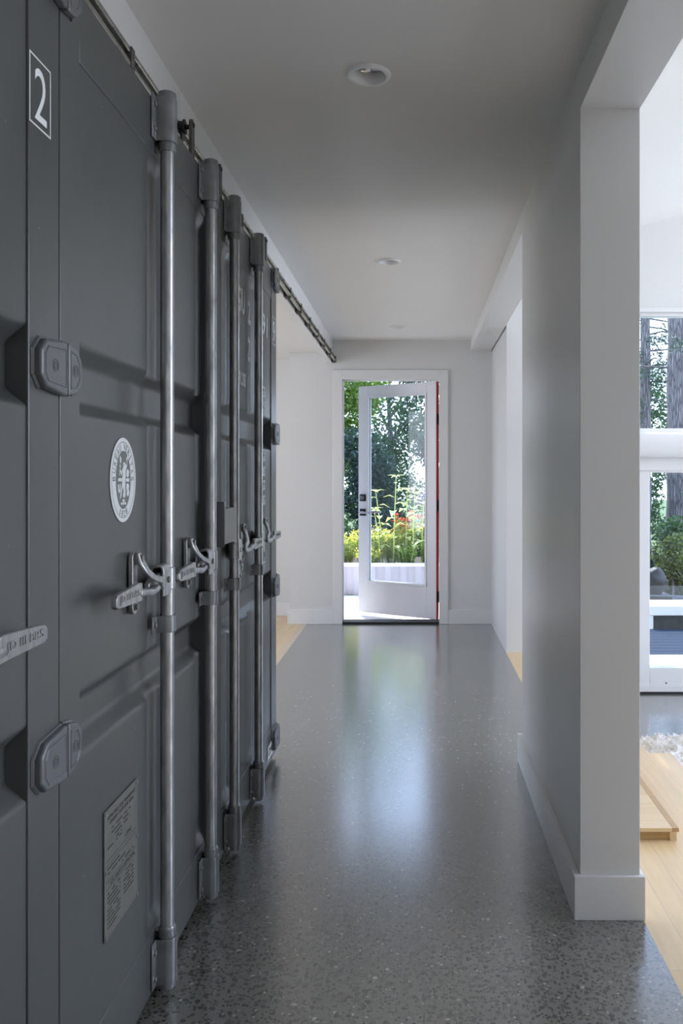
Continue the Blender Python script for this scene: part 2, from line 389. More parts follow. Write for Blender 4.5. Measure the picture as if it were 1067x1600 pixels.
# corridor ceiling, cut round for the three recessed fittings
LIGHTS = [(-0.142, 2.488), (-0.150, 4.645), (-0.143, 6.66)]
def ceiling_with_holes():
    m = MB(); x0, x1 = -0.735, 0.483; ys = [-1.6]
    for _, y in LIGHTS: ys += [y-0.15, y+0.15]
    ys.append(YF)
    for k in range(0, len(ys), 2): m.add([(x0, ys[k], ZC), (x1, ys[k], ZC), (x1, ys[k+1], ZC), (x0, ys[k+1], ZC)], [(0, 3, 2, 1)])
    for cx, cy in LIGHTS:
        n = 48; ring = [(cx+hole*cos(2*pi*i/n), cy+hole*sin(2*pi*i/n), ZC) for i in range(n)]; out = []
        for i in range(n):
            a = 2*pi*i/n; dx, dy = cos(a), sin(a)
            t = min(((x1-cx)/dx if dx > 1e-9 else (x0-cx)/dx if dx < -1e-9 else 1e9), (0.15/abs(dy) if abs(dy) > 1e-9 else 1e9))
            out.append((cx+dx*t, cy+dy*t, ZC))
        m.add(ring+out, [(i, (i+1) % n, n+(i+1) % n, n+i) for i in range(n)])
        # the corners the fan leaves open
        for (X, Y) in ((x1, cy+0.15), (x0, cy+0.15), (x0, cy-0.15), (x1, cy-0.15)):
            a = atan2(Y-cy, X-cx) % (2*pi); i = int(a/(2*pi)*n)
            m.add([out[i], (X, Y, ZC), out[(i+1) % n]], [(0, 1, 2)])
    m.box((x0, -1.6, ZC+0.14), (x1, YF, ZC+0.18))
    return m
struct(ceiling_with_holes().build('ceiling', 'ceiling_paint', smooth=0))
slab('ceiling_left_room', (-4.0, 2.2, 2.397), (-0.786, 7.79, 2.6), 'ceiling_paint')
# sloped ceiling of the room on the right
struct(MB().prism([(0.662, 2.91), (5.6, 4.145), (5.6, 4.30), (0.662, 3.06)], 'y', -2.0, 6.4).build('ceiling_right_room', 'ceiling_paint', smooth=0))
# entrance wall with the door opening
DX0, DX1, DZ = -0.656, 0.209, 2.165
def entrance_wall():
    m = MB()
    m.box((-1.117, YF, 0), (DX0-0.02, 7.5, 2.9)); m.box((DX1+0.02, YF, 0), (0.67, 7.5, 2.9)); m.box((DX0-0.02, YF, DZ+0.02), (DX1+0.02, 7.5, 2.9))
    return m
struct(entrance_wall().build('wall_far', 'wall_paint', smooth=0))
slab('wall_far_recess', (-4.0, 7.79, 0), (-1.117, 7.95, 2.6), 'wall_paint')
slab('wall_far_return', (-1.117, 7.5, 0), (-1.0, 7.95, 2.6), 'wall_paint')
slab('wall_near', (-1.0, -1.75, 0), (5.6, -1.6, 4.3), 'wall_paint')
slab('wall_left', (-0.86, -1.6, 0), (-0.735, 2.6, 2.504), 'wall_paint')
slab('wall_left_room_near', (-4.0, 2.05, 0), (-0.86, 2.2, 2.6), 'wall_paint')
# left room outer wall, with a window opening
m = MB(); m.box((-4.1, 2.2, 0), (-3.95, 3.9, 2.6)); m.box((-4.1, 6.5, 0), (-3.95, 7.95, 2.6)); m.box((-4.1, 3.9, 0), (-3.95, 6.5, 0.5)); m.box((-4.1, 3.9, 2.3), (-3.95, 6.5, 2.6))
struct(m.build('wall_left_room_outer', 'wall_paint', smooth=0))
# fascia beam that carries the sliding rail
slab('wall_left_fascia', (-0.786, 2.6, 2.30), (-0.735, YF, 2.504), 'trim_paint')
# pier and the header over the two side openings
slab('wall_right_pier', (0.483, 2.452, 0), (0.660, 3.79, 2.9), 'wall_paint', 0.002)
m = MB(); m.box((0.483, -1.6, 2.385), (0.660, 2.452, 2.9)); m.box((0.483, 3.79, 2.41), (0.660, YF, 2.9))
struct(m.build('wall_right_header', 'wall_paint', smooth=0, bevel=0.001))
slab('wall_right_block', (0.67, 6.16, 0), (1.10, 7.5, 3.02), 'wall_paint')
# window wall of the right room
WY = 6.16
def window_wall():
    m = MB(); a, b = 1.58, 4.7
    m.prism([(1.10, -0.35), (a, -0.35), (a, 3.14), (1.10, 3.02)], 'y', WY, WY+0.2)
    m.prism([(b, -0.35), (5.6, -0.35), (5.6, 4.145), (b, 3.92)], 'y', WY, WY+0.2)
    m.prism([(a, 2.518), (b, 2.518), (b, 3.92), (a, 3.14)], 'y', WY, WY+0.2)
    m.box((a, WY, 1.36), (b, WY+0.2, 1.61))
    return m
struct(window_wall().build('wall_right_window_side', 'wall_paint', smooth=0))
m = MB(); m.box((5.5, -2.0, -0.35), (5.65, 1.0, 4.2)); m.box((5.5, 5.8, -0.35), (5.65, 6.36, 4.2)); m.box((5.5, 1.0, -0.35), (5.65, 5.8, 0.25)); m.box((5.5, 1.0, 3.85), (5.65, 5.8, 4.2))
struct(m.build('wall_right_outer', 'wall_paint', smooth=0))
struct(MB().box((0.667, 6.16, -0.35), (1.10, 7.5, 0)).build('wall_right_footing', 'wall_paint', smooth=0))

# baseboards
def bb(name, segs, h=0.128):
    m = MB()
    for lo, hi in segs: m.box((lo[0], lo[1], 0), (hi[0], hi[1], h))
    return struct(m.build(name, 'trim_paint', bevel=0.002))
bb('baseboard_far', [((-1.117, YF-0.016), (-0.735, YF)), ((0.283, YF-0.016), (0.67, YF))])
bb('baseboard_recess', [((-3.95, 7.774), (-1.133, 7.79)), ((-1.133, YF-0.016), (-1.117, 7.79))], 0.12)
def pier_base():
    m = MB(); a, b, c, d = 0.464, 2.437, 0.672, 3.776; h = 0.128
    m.box((a, b, 0), (c, 2.452, h)); m.box((a, 2.452, 0), (0.483, d, h)); m.box((0.660, 2.452, 0), (c, d, h)); m.box((a, 3.776, 0), (c, 3.805, h))
    return m
struct(pier_base().build('baseboard_pier', 'trim_paint', bevel=0.0015))

# door casing (interior) and jambs
m = MB(); t = 0.018
m.box((-0.735, YF-t, 0), (DX0+0.006, YF, DZ+0.079)); m.box((DX1-0.006, YF-t, 0), (0.283, YF, DZ+0.079)); m.box((DX0+0.006, YF-t, DZ-0.006), (DX1-0.006, YF, DZ+0.079))
struct(m.build('trim_1', 'trim_paint', bevel=0.003))
m = MB(); m.box((DX0-0.02, YF, 0), (DX0, 7.5, DZ)); m.box((DX1, YF, 0), (DX1+0.02, 7.5, DZ)); m.box((DX0-0.02, YF, DZ), (DX1+0.02, 7.5, DZ+0.02))
m.box((DX0, 7.42, 0), (DX0+0.012, 7.45, DZ)); m.box((DX0, 7.42, DZ-0.012), (DX1, 7.45, DZ))
struct(m.build('trim_2', 'trim_paint', bevel=0.001))
struct(MB().box((DX0, 7.34, 0.0), (DX1, 7.50, 0.018)).build('trim_3', 'black_rubber', bevel=0.003))

# ------------------------------------------------------------------ windows of the right room
def window_upper():
    a, b, z0, z1 = 1.58, 4.7, 1.61, 2.518; y = WY+0.02
    r = MB(); f = 0.03
    r.box((a, y, z0), (a+f, y+0.08, z1)); r.box((b-f, y, z0), (b, y+0.08, z1)); r.box((a+f, y, z1-0.025), (b-f, y+0.08, z1)); r.box((a+f, y, z0), (b-f, y+0.08, z0+0.05)); r.box((3.1, y, z0+0.05), (3.15, y+0.08, z1-0.025))
    o = struct(r.build('window_1', 'trim_paint', bevel=0.002))
    MB().box((a+f, y+0.035, z0+0.05), (b-f, y+0.041, z1-0.025)).build('glass_pane', 'pane_glass', o, smooth=0)
    # head trim
    MB().box((a-0.06, WY-0.015, z1), (b+0.06, WY, z1+0.035)).build('head_trim', 'trim_paint', o, bevel=0.003)
    return o
window_upper()
def ledge():
    # rounded ledge between the two windows
    prof = [(WY+0.02, 1.625), (WY-0.075, 1.625)]
    for i in range(9):
        a = pi/2+pi*i/8
        prof.append((WY-0.085+0.045*cos(a)*0.8, 1.535+0.09*sin(a)))
    prof += [(WY-0.085, 1.445), (WY-0.03, 1.44), (WY-0.03, 1.347), (WY+0.02, 1.347)]
    return struct(MB().prism(prof, 'x', 1.10, 5.5).build('trim_4', 'trim_paint', smooth=50))
ledge()
def window_lower():
    a, b, z0, z1 = 1.58, 4.7, -0.285, 1.36; y = WY-0.02; f = 0.145
    r = MB()
    r.box((a, y, z0), (a+f, y+0.09, z1)); r.box((b-f, y, z0), (b, y+0.09, z1)); r.box((a+f, y, z1-0.03), (b-f, y+0.09, z1)); r.box((a+f, y, z0+0.045), (b-f, y+0.09, z0+0.175)); r.box((3.05, y, z0+0.175), (3.3, y+0.09, z1-0.03))
    o = struct(r.build('window_2', 'trim_paint', bevel=0.003))
    MB().box((a+f, y+0.04, z0+0.175), (b-f, y+0.046, z1-0.03)).build('glass_pane', 'pane_glass', o, smooth=0)
    MB().box((a-0.02, y-0.012, z0), (b, y+0.1, z0+0.045)).build('window_sill', 'trim_paint', o, bevel=0.002)
    MB().box((a-0.02, y-0.014, -0.30), (b, y+0.1, z0)).build('threshold_strip', 'black_rubber', o)
    k = MB(); k.cyl((1.845, y, -0.222), (0, -1, 0), 0.006, 0.003, 10); k.build('screw_cap', 'black_rubber', o)
    return o
window_lower()
def side_window(name, x, y0, y1, z0, z1, n):
    r = MB(); f = 0.06; d = 0.06
    r.box((x, y0, z0), (x+d, y0+f, z1)); r.box((x, y1-f, z0), (x+d, y1, z1)); r.box((x, y0+f, z0), (x+d, y1-f, z0+f)); r.box((x, y0+f, z1-f), (x+d, y1-f, z1))
    for i in range(1, n):
        yy = y0+(y1-y0)*i/n; r.box((x, yy-0.03, z0+f), (x+d, yy+0.03, z1-f))
    return struct(r.build(name, 'trim_paint', bevel=0.002))
side_window('window_added_right', 5.5, 1.0, 5.8, 0.25, 3.85, 4)  # unseen window, added and made tall for the right room's fill light
side_window('window_4', -4.02, 3.9, 6.5, 0.5, 2.3, 2)

# ------------------------------------------------------------------ front door, swung outwards
def front_door():
    th = radians(31); root = empty('door_1', (0.204, 7.497, 0.02), pi-th)   # local +x runs from hinge to free edge
    struct(root, 'white glazed entrance door with red outer edge, swung open outwards', 'door')
    Wd, H, T = 0.85, 2.135, 0.045
    # local +y is the inner face side after the turn
    st, tp, bt = 0.105, 0.10, 0.29
    m = MB(); m.box((0.0015, 0.002, 0), (st, T, H)); m.box((Wd-st, 0.002, 0), (Wd-0.0015, T, H)); m.box((st, 0.002, 0), (Wd-st, T, bt)); m.box((st, 0.002, H-tp), (Wd-st, T, H))
    m.build('door_frame', 'door_paint', root, bevel=0.0012)
    m = MB(); m.box((0, 0, 0.0), (0.0015, T-0.003, H)); m.box((Wd-0.0015, 0, 0.0), (Wd, T-0.004, H)); m.box((0, -0.002, 0), (st, 0.002, H)); m.box((Wd-st, -0.002, 0), (Wd, 0.002, H)); m.box((st, -0.002, 0), (Wd-st, 0.002, bt)); m.box((st, -0.002, H-tp), (Wd-st, 0.002, H))
    o = m.build('outer_facing', 'red_paint', root); o['label'] = 'red painted outer face and edges'
    m = MB(); b = 0.014
    for y0, y1 in ((T-0.012, T+0.006), (0.0, 0.014)):
        m.box((st-0.006, y0, bt-0.006), (st+b, y1, H-tp+0.006)); m.box((Wd-st-b, y0, bt-0.006), (Wd-st+0.006, y1, H-tp+0.006)); m.box((st+b, y0, bt-0.006), (Wd-st-b, y1, bt+b)); m.box((st+b, y0, H-tp-b), (Wd-st-b, y1, H-tp+0.006))
    m.build('glazing_bead', 'door_paint', root, bevel=0.002)
    MB().box((st, 0.018, bt), (Wd-st, 0.026, H-tp)).build('glass_pane', 'pane_glass', root, smooth=0)
    for z in (1.80, 1.02, 0.20):
        h = MB(); h.cyl((0.0, -0.006, z-0.05), 'z', 0.007, 0.1, 12); h.box((-0.003, 0, z-0.05), (0, 0.034, z+0.05)); h.build('hinge', 'black_metal', root)
    # deadbolt and lever
    cx = Wd-0.055; zL = 0.945
    k = MB(); k.box((cx-0.033, T, 1.05), (cx+0.033, T+0.012, 1.115)); kb = k.build('deadbolt_plate', 'black_metal', root, bevel=0.003)
    k = MB(); k.cyl((cx, T+0.012, 1.082), 'y', 0.018, 0.006, 20); k.box((cx-0.005, T+0.018, 1.064), (cx+0.005, T+0.034, 1.10)); k.build('thumb_turn', 'nickel', kb, bevel=0.001)
    k = MB(); k.box((cx-0.033, T, zL-0.033), (cx+0.033, T+0.012, zL+0.033)); pl = k.build('lever_plate', 'black_metal', root, bevel=0.003)
    k = MB(); k.cyl((cx, T+0.012, zL), 'y', 0.011, 0.05, 16); k.box((cx-0.13, T+0.048, zL-0.009), (cx+0.012, T+0.064, zL+0.009)); k.build('lever_handle', 'nickel', pl, bevel=0.003)
    k = MB(); k.box((cx-0.033, -0.014, zL-0.033), (cx+0.033, -0.002, zL+0.033)); pl = k.build('lever_plate', 'black_metal', root, bevel=0.003)
    k = MB(); k.cyl((cx, -0.062, zL), 'y', 0.011, 0.05, 16); k.box((cx-0.13, -0.066, zL-0.009), (cx+0.012, -0.050, zL+0.009)); k.build('lever_handle', 'nickel', pl, bevel=0.003)
    return root
front_door()

# ------------------------------------------------------------------ container doors
FX = -0.653          # outer face of the container doors
DH0, DH1 = 0.022, 2.242
TROUGHS = ((0.752, 0.88), (1.42, 1.56))
def sstep(a, b, t):
    if a == b: return 1.0 if t >= b else 0.0
    k = max(0.0, min(1.0, (t-a)/(b-a))); return k*k*(3-2*k)
def lerp01(a, b, t):
    k = max(0.0, min(1.0, (t-a)/(b-a)))
    # straight ramp with slightly rounded ends
    e = 0.18
    if k < e: return k*k/(2*e)/(1-e)
    if k > 1-e: return 1-(1-k)**2/(2*e)/(1-e)
    return (k-e/2)/(1-e)
def door_panel(width, sn, sf, rods):
    """pressed panel: two horizontal troughs and a shallow upright groove behind each lock rod; x outward, y along, z up"""
    u0, u1 = sn, width-sf; z0, z1 = 0.17, 2.105
    nu = int((u1-u0)/0.008)+1; nz = int((z1-z0)/0.0055)+1
    us = [u0+(u1-u0)*i/nu for i in range(nu+1)]; zs = [z0+(z1-z0)*j/nz for j in range(nz+1)]
    gr = [max([min(lerp01(r-0.072, r-0.036, u), 1-lerp01(r+0.036, r+0.072, u)) for r in rods]+[0]) for u in us]
    tr = [max(min(lerp01(a-0.003, a+0.034, z), 1-lerp01(b-0.038, b+0.003, z)) for a, b in TROUGHS) for z in zs]
    vs = []
    for j in range(nz+1):
        for i in range(nu+1):
            g = 0.012*gr[i]*sstep(z0, z0+0.05, zs[j])*(1-sstep(z1-0.05, z1, zs[j])); t = 0.037*tr[j]
            # smooth maximum, so the trough and groove blend where they cross
            k = 0.004; d = max(g, t)+max(0, k-abs(g-t))**2/(4*k)
            vs.append((-0.003-d, us[i], zs[j]))
    fs = [(j*(nu+1)+i, j*(nu+1)+i+1, (j+1)*(nu+1)+i+1, (j+1)*(nu+1)+i) for j in range(nz) for i in range(nu)]
    m = MB(); m.add(vs, fs)
    m.box((-0.058, u0, z0), (-0.048, u1, z1))   # back sheet
    return m
def door_frame(width, sn, sf):
    m = MB(); d = -0.055
    m.box((d, 0, DH0), (0, sn, DH1)); m.box((d, width-sf, DH0), (0, width, DH1))
    m.box((d, sn, DH0), (-0.0015, width-sf, 0.17)); m.box((d, sn, 2.105), (-0.0015, width-sf, DH1))
    return m
RX = 0.025           # rod axis in front of the face
def strap_profile(r, flange, t=0.004):
    """U strap seen from above in (x, y): two flanges on the face joined by an arc round the rod"""
    out = [(t, -r-flange), (t, -r-0.006)]; inn = [(0, -r-flange), (0, -r)]
    ar_o = []; ar_i = []
    for i in range(13):
        a = -pi/2+pi*i/12
        ar_o.append((RX+(r)*cos(a), r*sin(a))); ar_i.append((RX+(r-t)*cos(a), (r-t)*sin(a)))
    outer = [(t, -r-flange), (t, -r)]+ar_o+[(t, r), (t, r+flange)]
    inner = [(0, r+flange), (0, r-t)]+ar_i[::-1]+[(0, -r+t), (0, -r-flange)]
    return outer+inner
def shift(prof, y): return [(a, b+y) for a, b in prof]
def bolt(m, x, y, z, r=0.007, h=0.006): m.cyl((x, y, z), 'x', r, h, 6); m.cyl((x-0.001, y, z), 'x', r*1.35, 0.002, 14)
def lock_rod(door, u, s):
    """galvanised rod at distance u along the door; its handle points towards s"""
    m = MB(); m.cyl((RX, u, 0.03), 'z', 0.0168, 2.22, 28)
    rod = m.build('lock_rod', 'galvanised', door)
    for top in (True, False):
        z0, z1 = (2.140, 2.250) if top else (0.030, 0.143)
        m = MB(); m.prism(shift(strap_profile(0.0245, 0.026), u), 'z', z0, z1)
        for dz in (0.024, z1-z0-0.024):
            for sy in (-1, 1): bolt(m, 0.004, u+sy*0.038, z0+dz)
        o = m.build('keeper_bracket', 'bracket_paint' if 'bracket_paint' in MATS else 'hinge_paint', rod, bevel=0.0012)
        m = MB()
        if top: m.cyl((RX, u, 2.118), 'z', 0.0215, 0.022, 24); m.cyl((RX, u, 2.250), 'z', 0.0225, 0.016, 24); m.cyl((RX, u, 2.266), 'z', 0.0225, 0.003, 24, 0.018)
        else: m.cyl((RX, u, 0.143), 'z', 0.0215, 0.022, 24); m.cyl((RX, u, 0.165), 'z', 0.0205, 0.006, 24, 0.0175); m.cyl((RX, u, 0.016), 'z', 0.0205, 0.014, 24); m.cyl((RX, u, 0.012), 'z', 0.016, 0.004, 24)
        m.build('collar', 'bracket_paint', rod, bevel=0.001)
    m = MB(); m.prism(shift(strap_profile(0.0215, 0.026), u), 'z', 0.910, 0.952)
    for sy in (-1, 1): bolt(m, 0.004, u+sy*0.035, 0.931)
    m.build('guide_bracket', 'bracket_paint', rod, bevel=0.001)
    return rod
def stadium(cy, z0, z1, w, n=8):
    r = w/2; p = []
    for i in range(n+1): a = pi*i/n; p.append((cy+r*cos(a), z1-r+r*sin(a)))
    for i in range(n+1): a = pi+pi*i/n; p.append((cy+r*cos(a), z0+r+r*sin(a)))
    return p
def rod_handle(door, u, s, zc=1.047):
    """locking handle from the rod to its retainer plate"""
    Y = lambda d: u+s*d
    m = MB()
    # clevis that clamps the rod
    a, b = sorted((Y(0.004), Y(0.070))); xo, xi = RX+0.013, RX+0.007
    up = [(xo, zc-0.040), (xo, zc+0.022)]+[((xo+0.002)/2+(xo-0.002)/2*cos(pi*i/8), zc+0.022+0.016*sin(pi*i/8)) for i in range(1, 8)]+[(0.002, zc+0.022), (0.002, zc-0.034), (0.007, zc-0.034), (0.007, zc+0.020), (0.012, zc+0.030), (xi-0.004, zc+0.030), (xi, zc+0.020), (xi, zc-0.040)]
    m.prism(up, 'y', a, b)
    m.cyl((RX, u, zc-0.030), 'z', 0.0195, 0.056, 20)
    # shank, twisted neck, flat grip
    m.prism([(Y(0.020), zc-0.020), (Y(0.020), zc+0.020), (Y(0.10), zc+0.016), (Y(0.155), zc+0.004), (Y(0.155), zc-0.020), (Y(0.10), zc-0.024)], 'x', RX-0.008, RX+0.004)
    m.tube([(RX+0.012, Y(0.12), zc-0.010), (RX+0.016, Y(0.17), zc-0.014), (RX+0.017, Y(0.22), zc-0.008), (RX+0.016, Y(0.27), zc-0.004)], [0.009, 0.009, 0.009, 0.010], 10)
    m.prism([(Y(0.255), zc-0.022), (Y(0.255), zc+0.018), (Y(0.27), zc+0.020), (Y(0.405), zc+0.012), (Y(0.415), zc+0.004), (Y(0.415), zc-0.012), (Y(0.405), zc-0.018)], 'x', RX+0.010, RX+0.022)
    h = m.build('rod_handle', 'galvanised', door, bevel=0.002)
    a, b = sorted((Y(0.275), Y(0.398)))
    text_mesh('JD III BRS', 'lettering', 'galvanised', h, a, b, zc-0.011, zc+0.007, RX+0.0222, 0.0014)
    m = MB(); m.cyl((RX+0.0125, Y(0.032), zc-0.002), 'x', 0.008, 0.004, 16); m.build('pivot_pin', 'plate_metal', h)
    # retainer: back plate with bolts, curved catch
    m = MB(); m.prism(stadium(Y(0.195), zc-0.062, zc+0.082, 0.034), 'x', 0.0, 0.010)
    r = m.build('handle_retainer', 'galvanised', door, bevel=0.0015)
    m = MB(); bolt(m, 0.010, Y(0.195), zc-0.045, 0.007, 0.007); m.cyl((0.010, Y(0.195), zc+0.066), 'x', 0.0145, 0.006, 20); bolt(m, 0.016, Y(0.192), zc+0.066, 0.009, 0.012)
    m.build('bolt', 'plate_metal', r)
    # catch sweeps down from the upper bolt and hooks over the shank
    cp = [(0.206, 0.080), (0.186, 0.080), (0.176, 0.060), (0.165, 0.040), (0.145, 0.024), (0.118, 0.016), (0.098, 0.014), (0.092, 0.002), (0.096, -0.016), (0.104, -0.018), (0.112, -0.002), (0.135, 0.004), (0.165, 0.012), (0.190, 0.030), (0.204, 0.055)]
    m = MB(); m.prism([(Y(a), zc+b) for a, b in cp], 'x', 0.0, 0.010)
    m.v = [(x+0.012+(RX+0.004)*sstep(0.085, 0.015, 0) if False else x+0.011+(RX+0.002)*(1-sstep(0.0, 0.075, z-zc)), y, z) for x, y, z in m.v]
    m.build('catch', 'galvanised', r, bevel=0.003)
    return h
def hinge_leaf(door, pin, s, z, length, h=0.088, mirror=False):
    """forged hinge leaf from the pin towards s along the door face"""
    Y = lambda d: pin+s*d
    c = 0.022
    prof = [(Y(0.001), z-h/2-0.006), (Y(0.001), z+h/2+0.006), (Y(length-c), z+h/2-0.002), (Y(length), z+h/2-c), (Y(length), z-h/2+c), (Y(length-c), z-h/2+0.002)]
    m = MB(); m.prism(prof, 'x', -0.001, 0.017)
    o = m.build('hinge', 'hinge_paint', door, bevel=0.005, seg=3)
    pr2 = [(Y(0.010), z-h/2+0.010), (Y(0.010), z+h/2-0.010), (Y(length-c-0.004), z+h/2-0.014), (Y(length-0.014), z+h/2-c-0.008), (Y(length-0.014), z-h/2+c+0.008), (Y(length-c-0.004), z-h/2+0.014)]
    m = MB()
    n = len(pr2)
    for i in range(n):   # raised rib round the plate
        a, b = pr2[i], pr2[(i+1) % n]; m.tube([(0.0168, a[0], a[1]), (0.0168, b[0], b[1])], 0.0018, 6)
    cy = Y(length*0.5)
    for rr in (0.006, 0.011):
        ring = [(0.0172, cy+rr*cos(2*pi*i/20), z+rr*sin(2*pi*i/20)) for i in range(21)]; m.tube(ring, 0.0010, 5, cap=False)
    m.build('embossed_mark', 'hinge_paint', o)
    # weld bead round the plate
    wp = [(0.001, a+(0.003 if a*s > (pin+s*length*0.5)*s else 0)*s, b) for a, b in prof[1:]]
    m = MB(); m.tube([(p[0], p[1]+random.uniform(-.001, .001), p[2]+random.uniform(-.001, .001)) for p in wp], 0.0045, 6); m.build('weld_bead', 'hinge_paint', o)
    return o
def hanger(door, u):
    m = MB(); w = 0.017
    m.prism(stadium(u, 2.215, 2.352, 0.034), 'x', -0.012, -0.003)
    o = m.build('rail_hanger', 'hanger_steel', door, bevel=0.0015)
    m = MB(); m.cyl((-0.050, u, 2.330), 'x', 0.017, 0.020, 24); m.cyl((-0.030, u, 2.330), 'x', 0.007, 0.02, 12); m.cyl((-0.030, u, 2.330), 'x', 0.022, 0.004, 24)
    m.build('roller_wheel', 'black_rubber', o, bevel=0.001)
    m = MB(); bolt(m, -0.003, u, 2.335, 0.006, 0.004); m.build('bolt', 'hanger_steel', o)
    return o

def digit_box(door, txt, y0, y1, z0, z1):
    m = MB(); t = 0.003
    for lo, hi in (((y0, z0), (y0+t, z1)), ((y1-t, z0), (y1, z1)), ((y0+t, z0), (y1-t, z0+t)), ((y0+t, z1-t), (y1-t, z1))):
        m.box((0.0002, lo[0], lo[1]), (0.0008, hi[0], hi[1]))
    m.build('digit_frame', 'white_mark', door, smooth=0)
    w = y1-y0
    text_mesh(txt, 'check_digit', 'white_mark', door, y0+w*0.24, y1-w*0.20, z0+0.013, z1-0.016, 0.0002)

def container_door(y0, width, sn, sf, rods, s, label):
    d = empty('container_door', (FX, y0, 0)); tag(d, label, 'container door', 'shipping container doors along the corridor')
    door_frame(width, sn, sf).build('door_frame', 'container_paint', d, bevel=0.0025, smooth=35)
    door_panel(width, sn, sf, rods).build('door_panel', 'container_paint', d, smooth=60)
    for r in rods: lock_rod(d, r, s); rod_handle(d, r, s)
    return d

HZ = (2.205, 1.497, 0.797, 0.10)
# near door: only its far edge shows at the left of the photograph
dA = container_door(0.346, 1.176, 0.078, 0.120, (0.165, 0.609), 1, 'dark grey container door nearest the camera, boxed white 2 on its edge')
for z in HZ: hinge_leaf(dA, 1.177, -1, z, 0.108)
digit_box(dA, '2', 1.404-0.346, 1.486-0.346, 1.902, 2.022)
text_mesh('9', 'lettering', 'white_mark', dA, 1.255-0.346, 1.3075-0.346, 1.915, 2.012, -0.0026)
dB = container_door(1.526, 1.182, 0.091, 0.128, (0.574, 1.021), -1, 'dark grey container door with oval white emblem and riveted data plate')
for z in HZ: hinge_leaf(dB, -0.001, 1, z, 0.062)
dC = container_door(2.712, 1.174, 0.078, 0.131, (0.163, 0.607), 1, 'farthest dark grey container door, painted weights in white and boxed 9')
for z in HZ: hinge_leaf(dC, 1.174, -1, z, 0.125)
hanger(dB, 2.45-1.526); hanger(dC, 2.80-2.712); hanger(dC, 3.65-2.712)

# writing on the farthest door (positions measured along the door)
def tx(txt, ya, yb, za, zb):
    o = text_mesh(txt, 'lettering', 'white_mark', dC, ya-2.712, yb-2.712, za, zb, -0.0026, 0.0005, 0.032)
    for v in o.data.vertices:      # lay the paint into the shallow grooves behind the rods
        v.co.x -= 0.012*max([min(lerp01(q-0.072, q-0.036, v.co.y), 1-lerp01(q+0.036, q+0.072, v.co.y)) for q in (0.163, 0.607)]+[0])
    return o
tx('GIU', 3.057, 3.18, 1.915, 2.010); tx('2', 3.295, 3.35, 1.908, 2.006); tx('91', 3.545, 3.665, 1.908, 2.004)
tx('2', 3.29, 3.345, 1.76, 1.857); tx('GROSS', 3.045, 3.198, 1.640, 1.696)
for z0, z1, t in ((1.640, 1.690, 'KGS'), (1.578, 1.627, 'LBS'), (1.364, 1.408, 'KGS'), (1.300, 1.348, 'LBS'), (1.240, 1.286, 'KGS'), (1.177, 1.222, 'LBS'), (0.955, 1.002, 'CU.M'), (0.893, 0.937, 'CU.FT')):
    tx(t, 3.47 if len(t) > 3 else 3.505, 3.612, z0, z1)
tx('CAP.', 3.03, 3.165, 0.925, 0.975)
digit_box(dC, '9', 3.767-2.712, 3.862-2.712, 1.905, 2.030)
o = MB().box((0.0, 3.66-2.712, 0.047), (0.0009, 3.79-2.712, 0.108)).build('maker_sticker', 'white_mark', dC, smooth=0)
text_mesh('CIMC', 'lettering', 'dark_mark', o, 3.674-2.712, 3.776-2.712, 0.062, 0.094, 0.001)
# lock box straddling the gap between the two far doors
def lock_box(door, y0, y1):
    t = 0.003; z0, z1 = 1.088, 1.200; xf = 0.055
    m = MB(); m.box((xf-t, y0, z0), (xf, y1, z1)); m.box((0, y0, z1-t), (xf-t, y1, z1)); m.box((0, y0, z0), (xf-t, y0+t, z1)); m.box((0, y1-t, z0), (xf-t, y1, z1-t))
    o = m.build('lock_box', 'plate_metal', door, bevel=0.001)
    MB().box((0.0, y0-0.004, 1.080), (xf-0.001, y0, 1.222)).build('side_plate', 'hinge_paint', o, bevel=0.001)
    m = MB(); m.box((xf-0.004, y0, 1.2), (xf-0.001, y0+0.018, 1.222)); m.build('lip', 'plate_metal', o)
lock_box(dB, 2.604-1.526, 2.756-1.526)

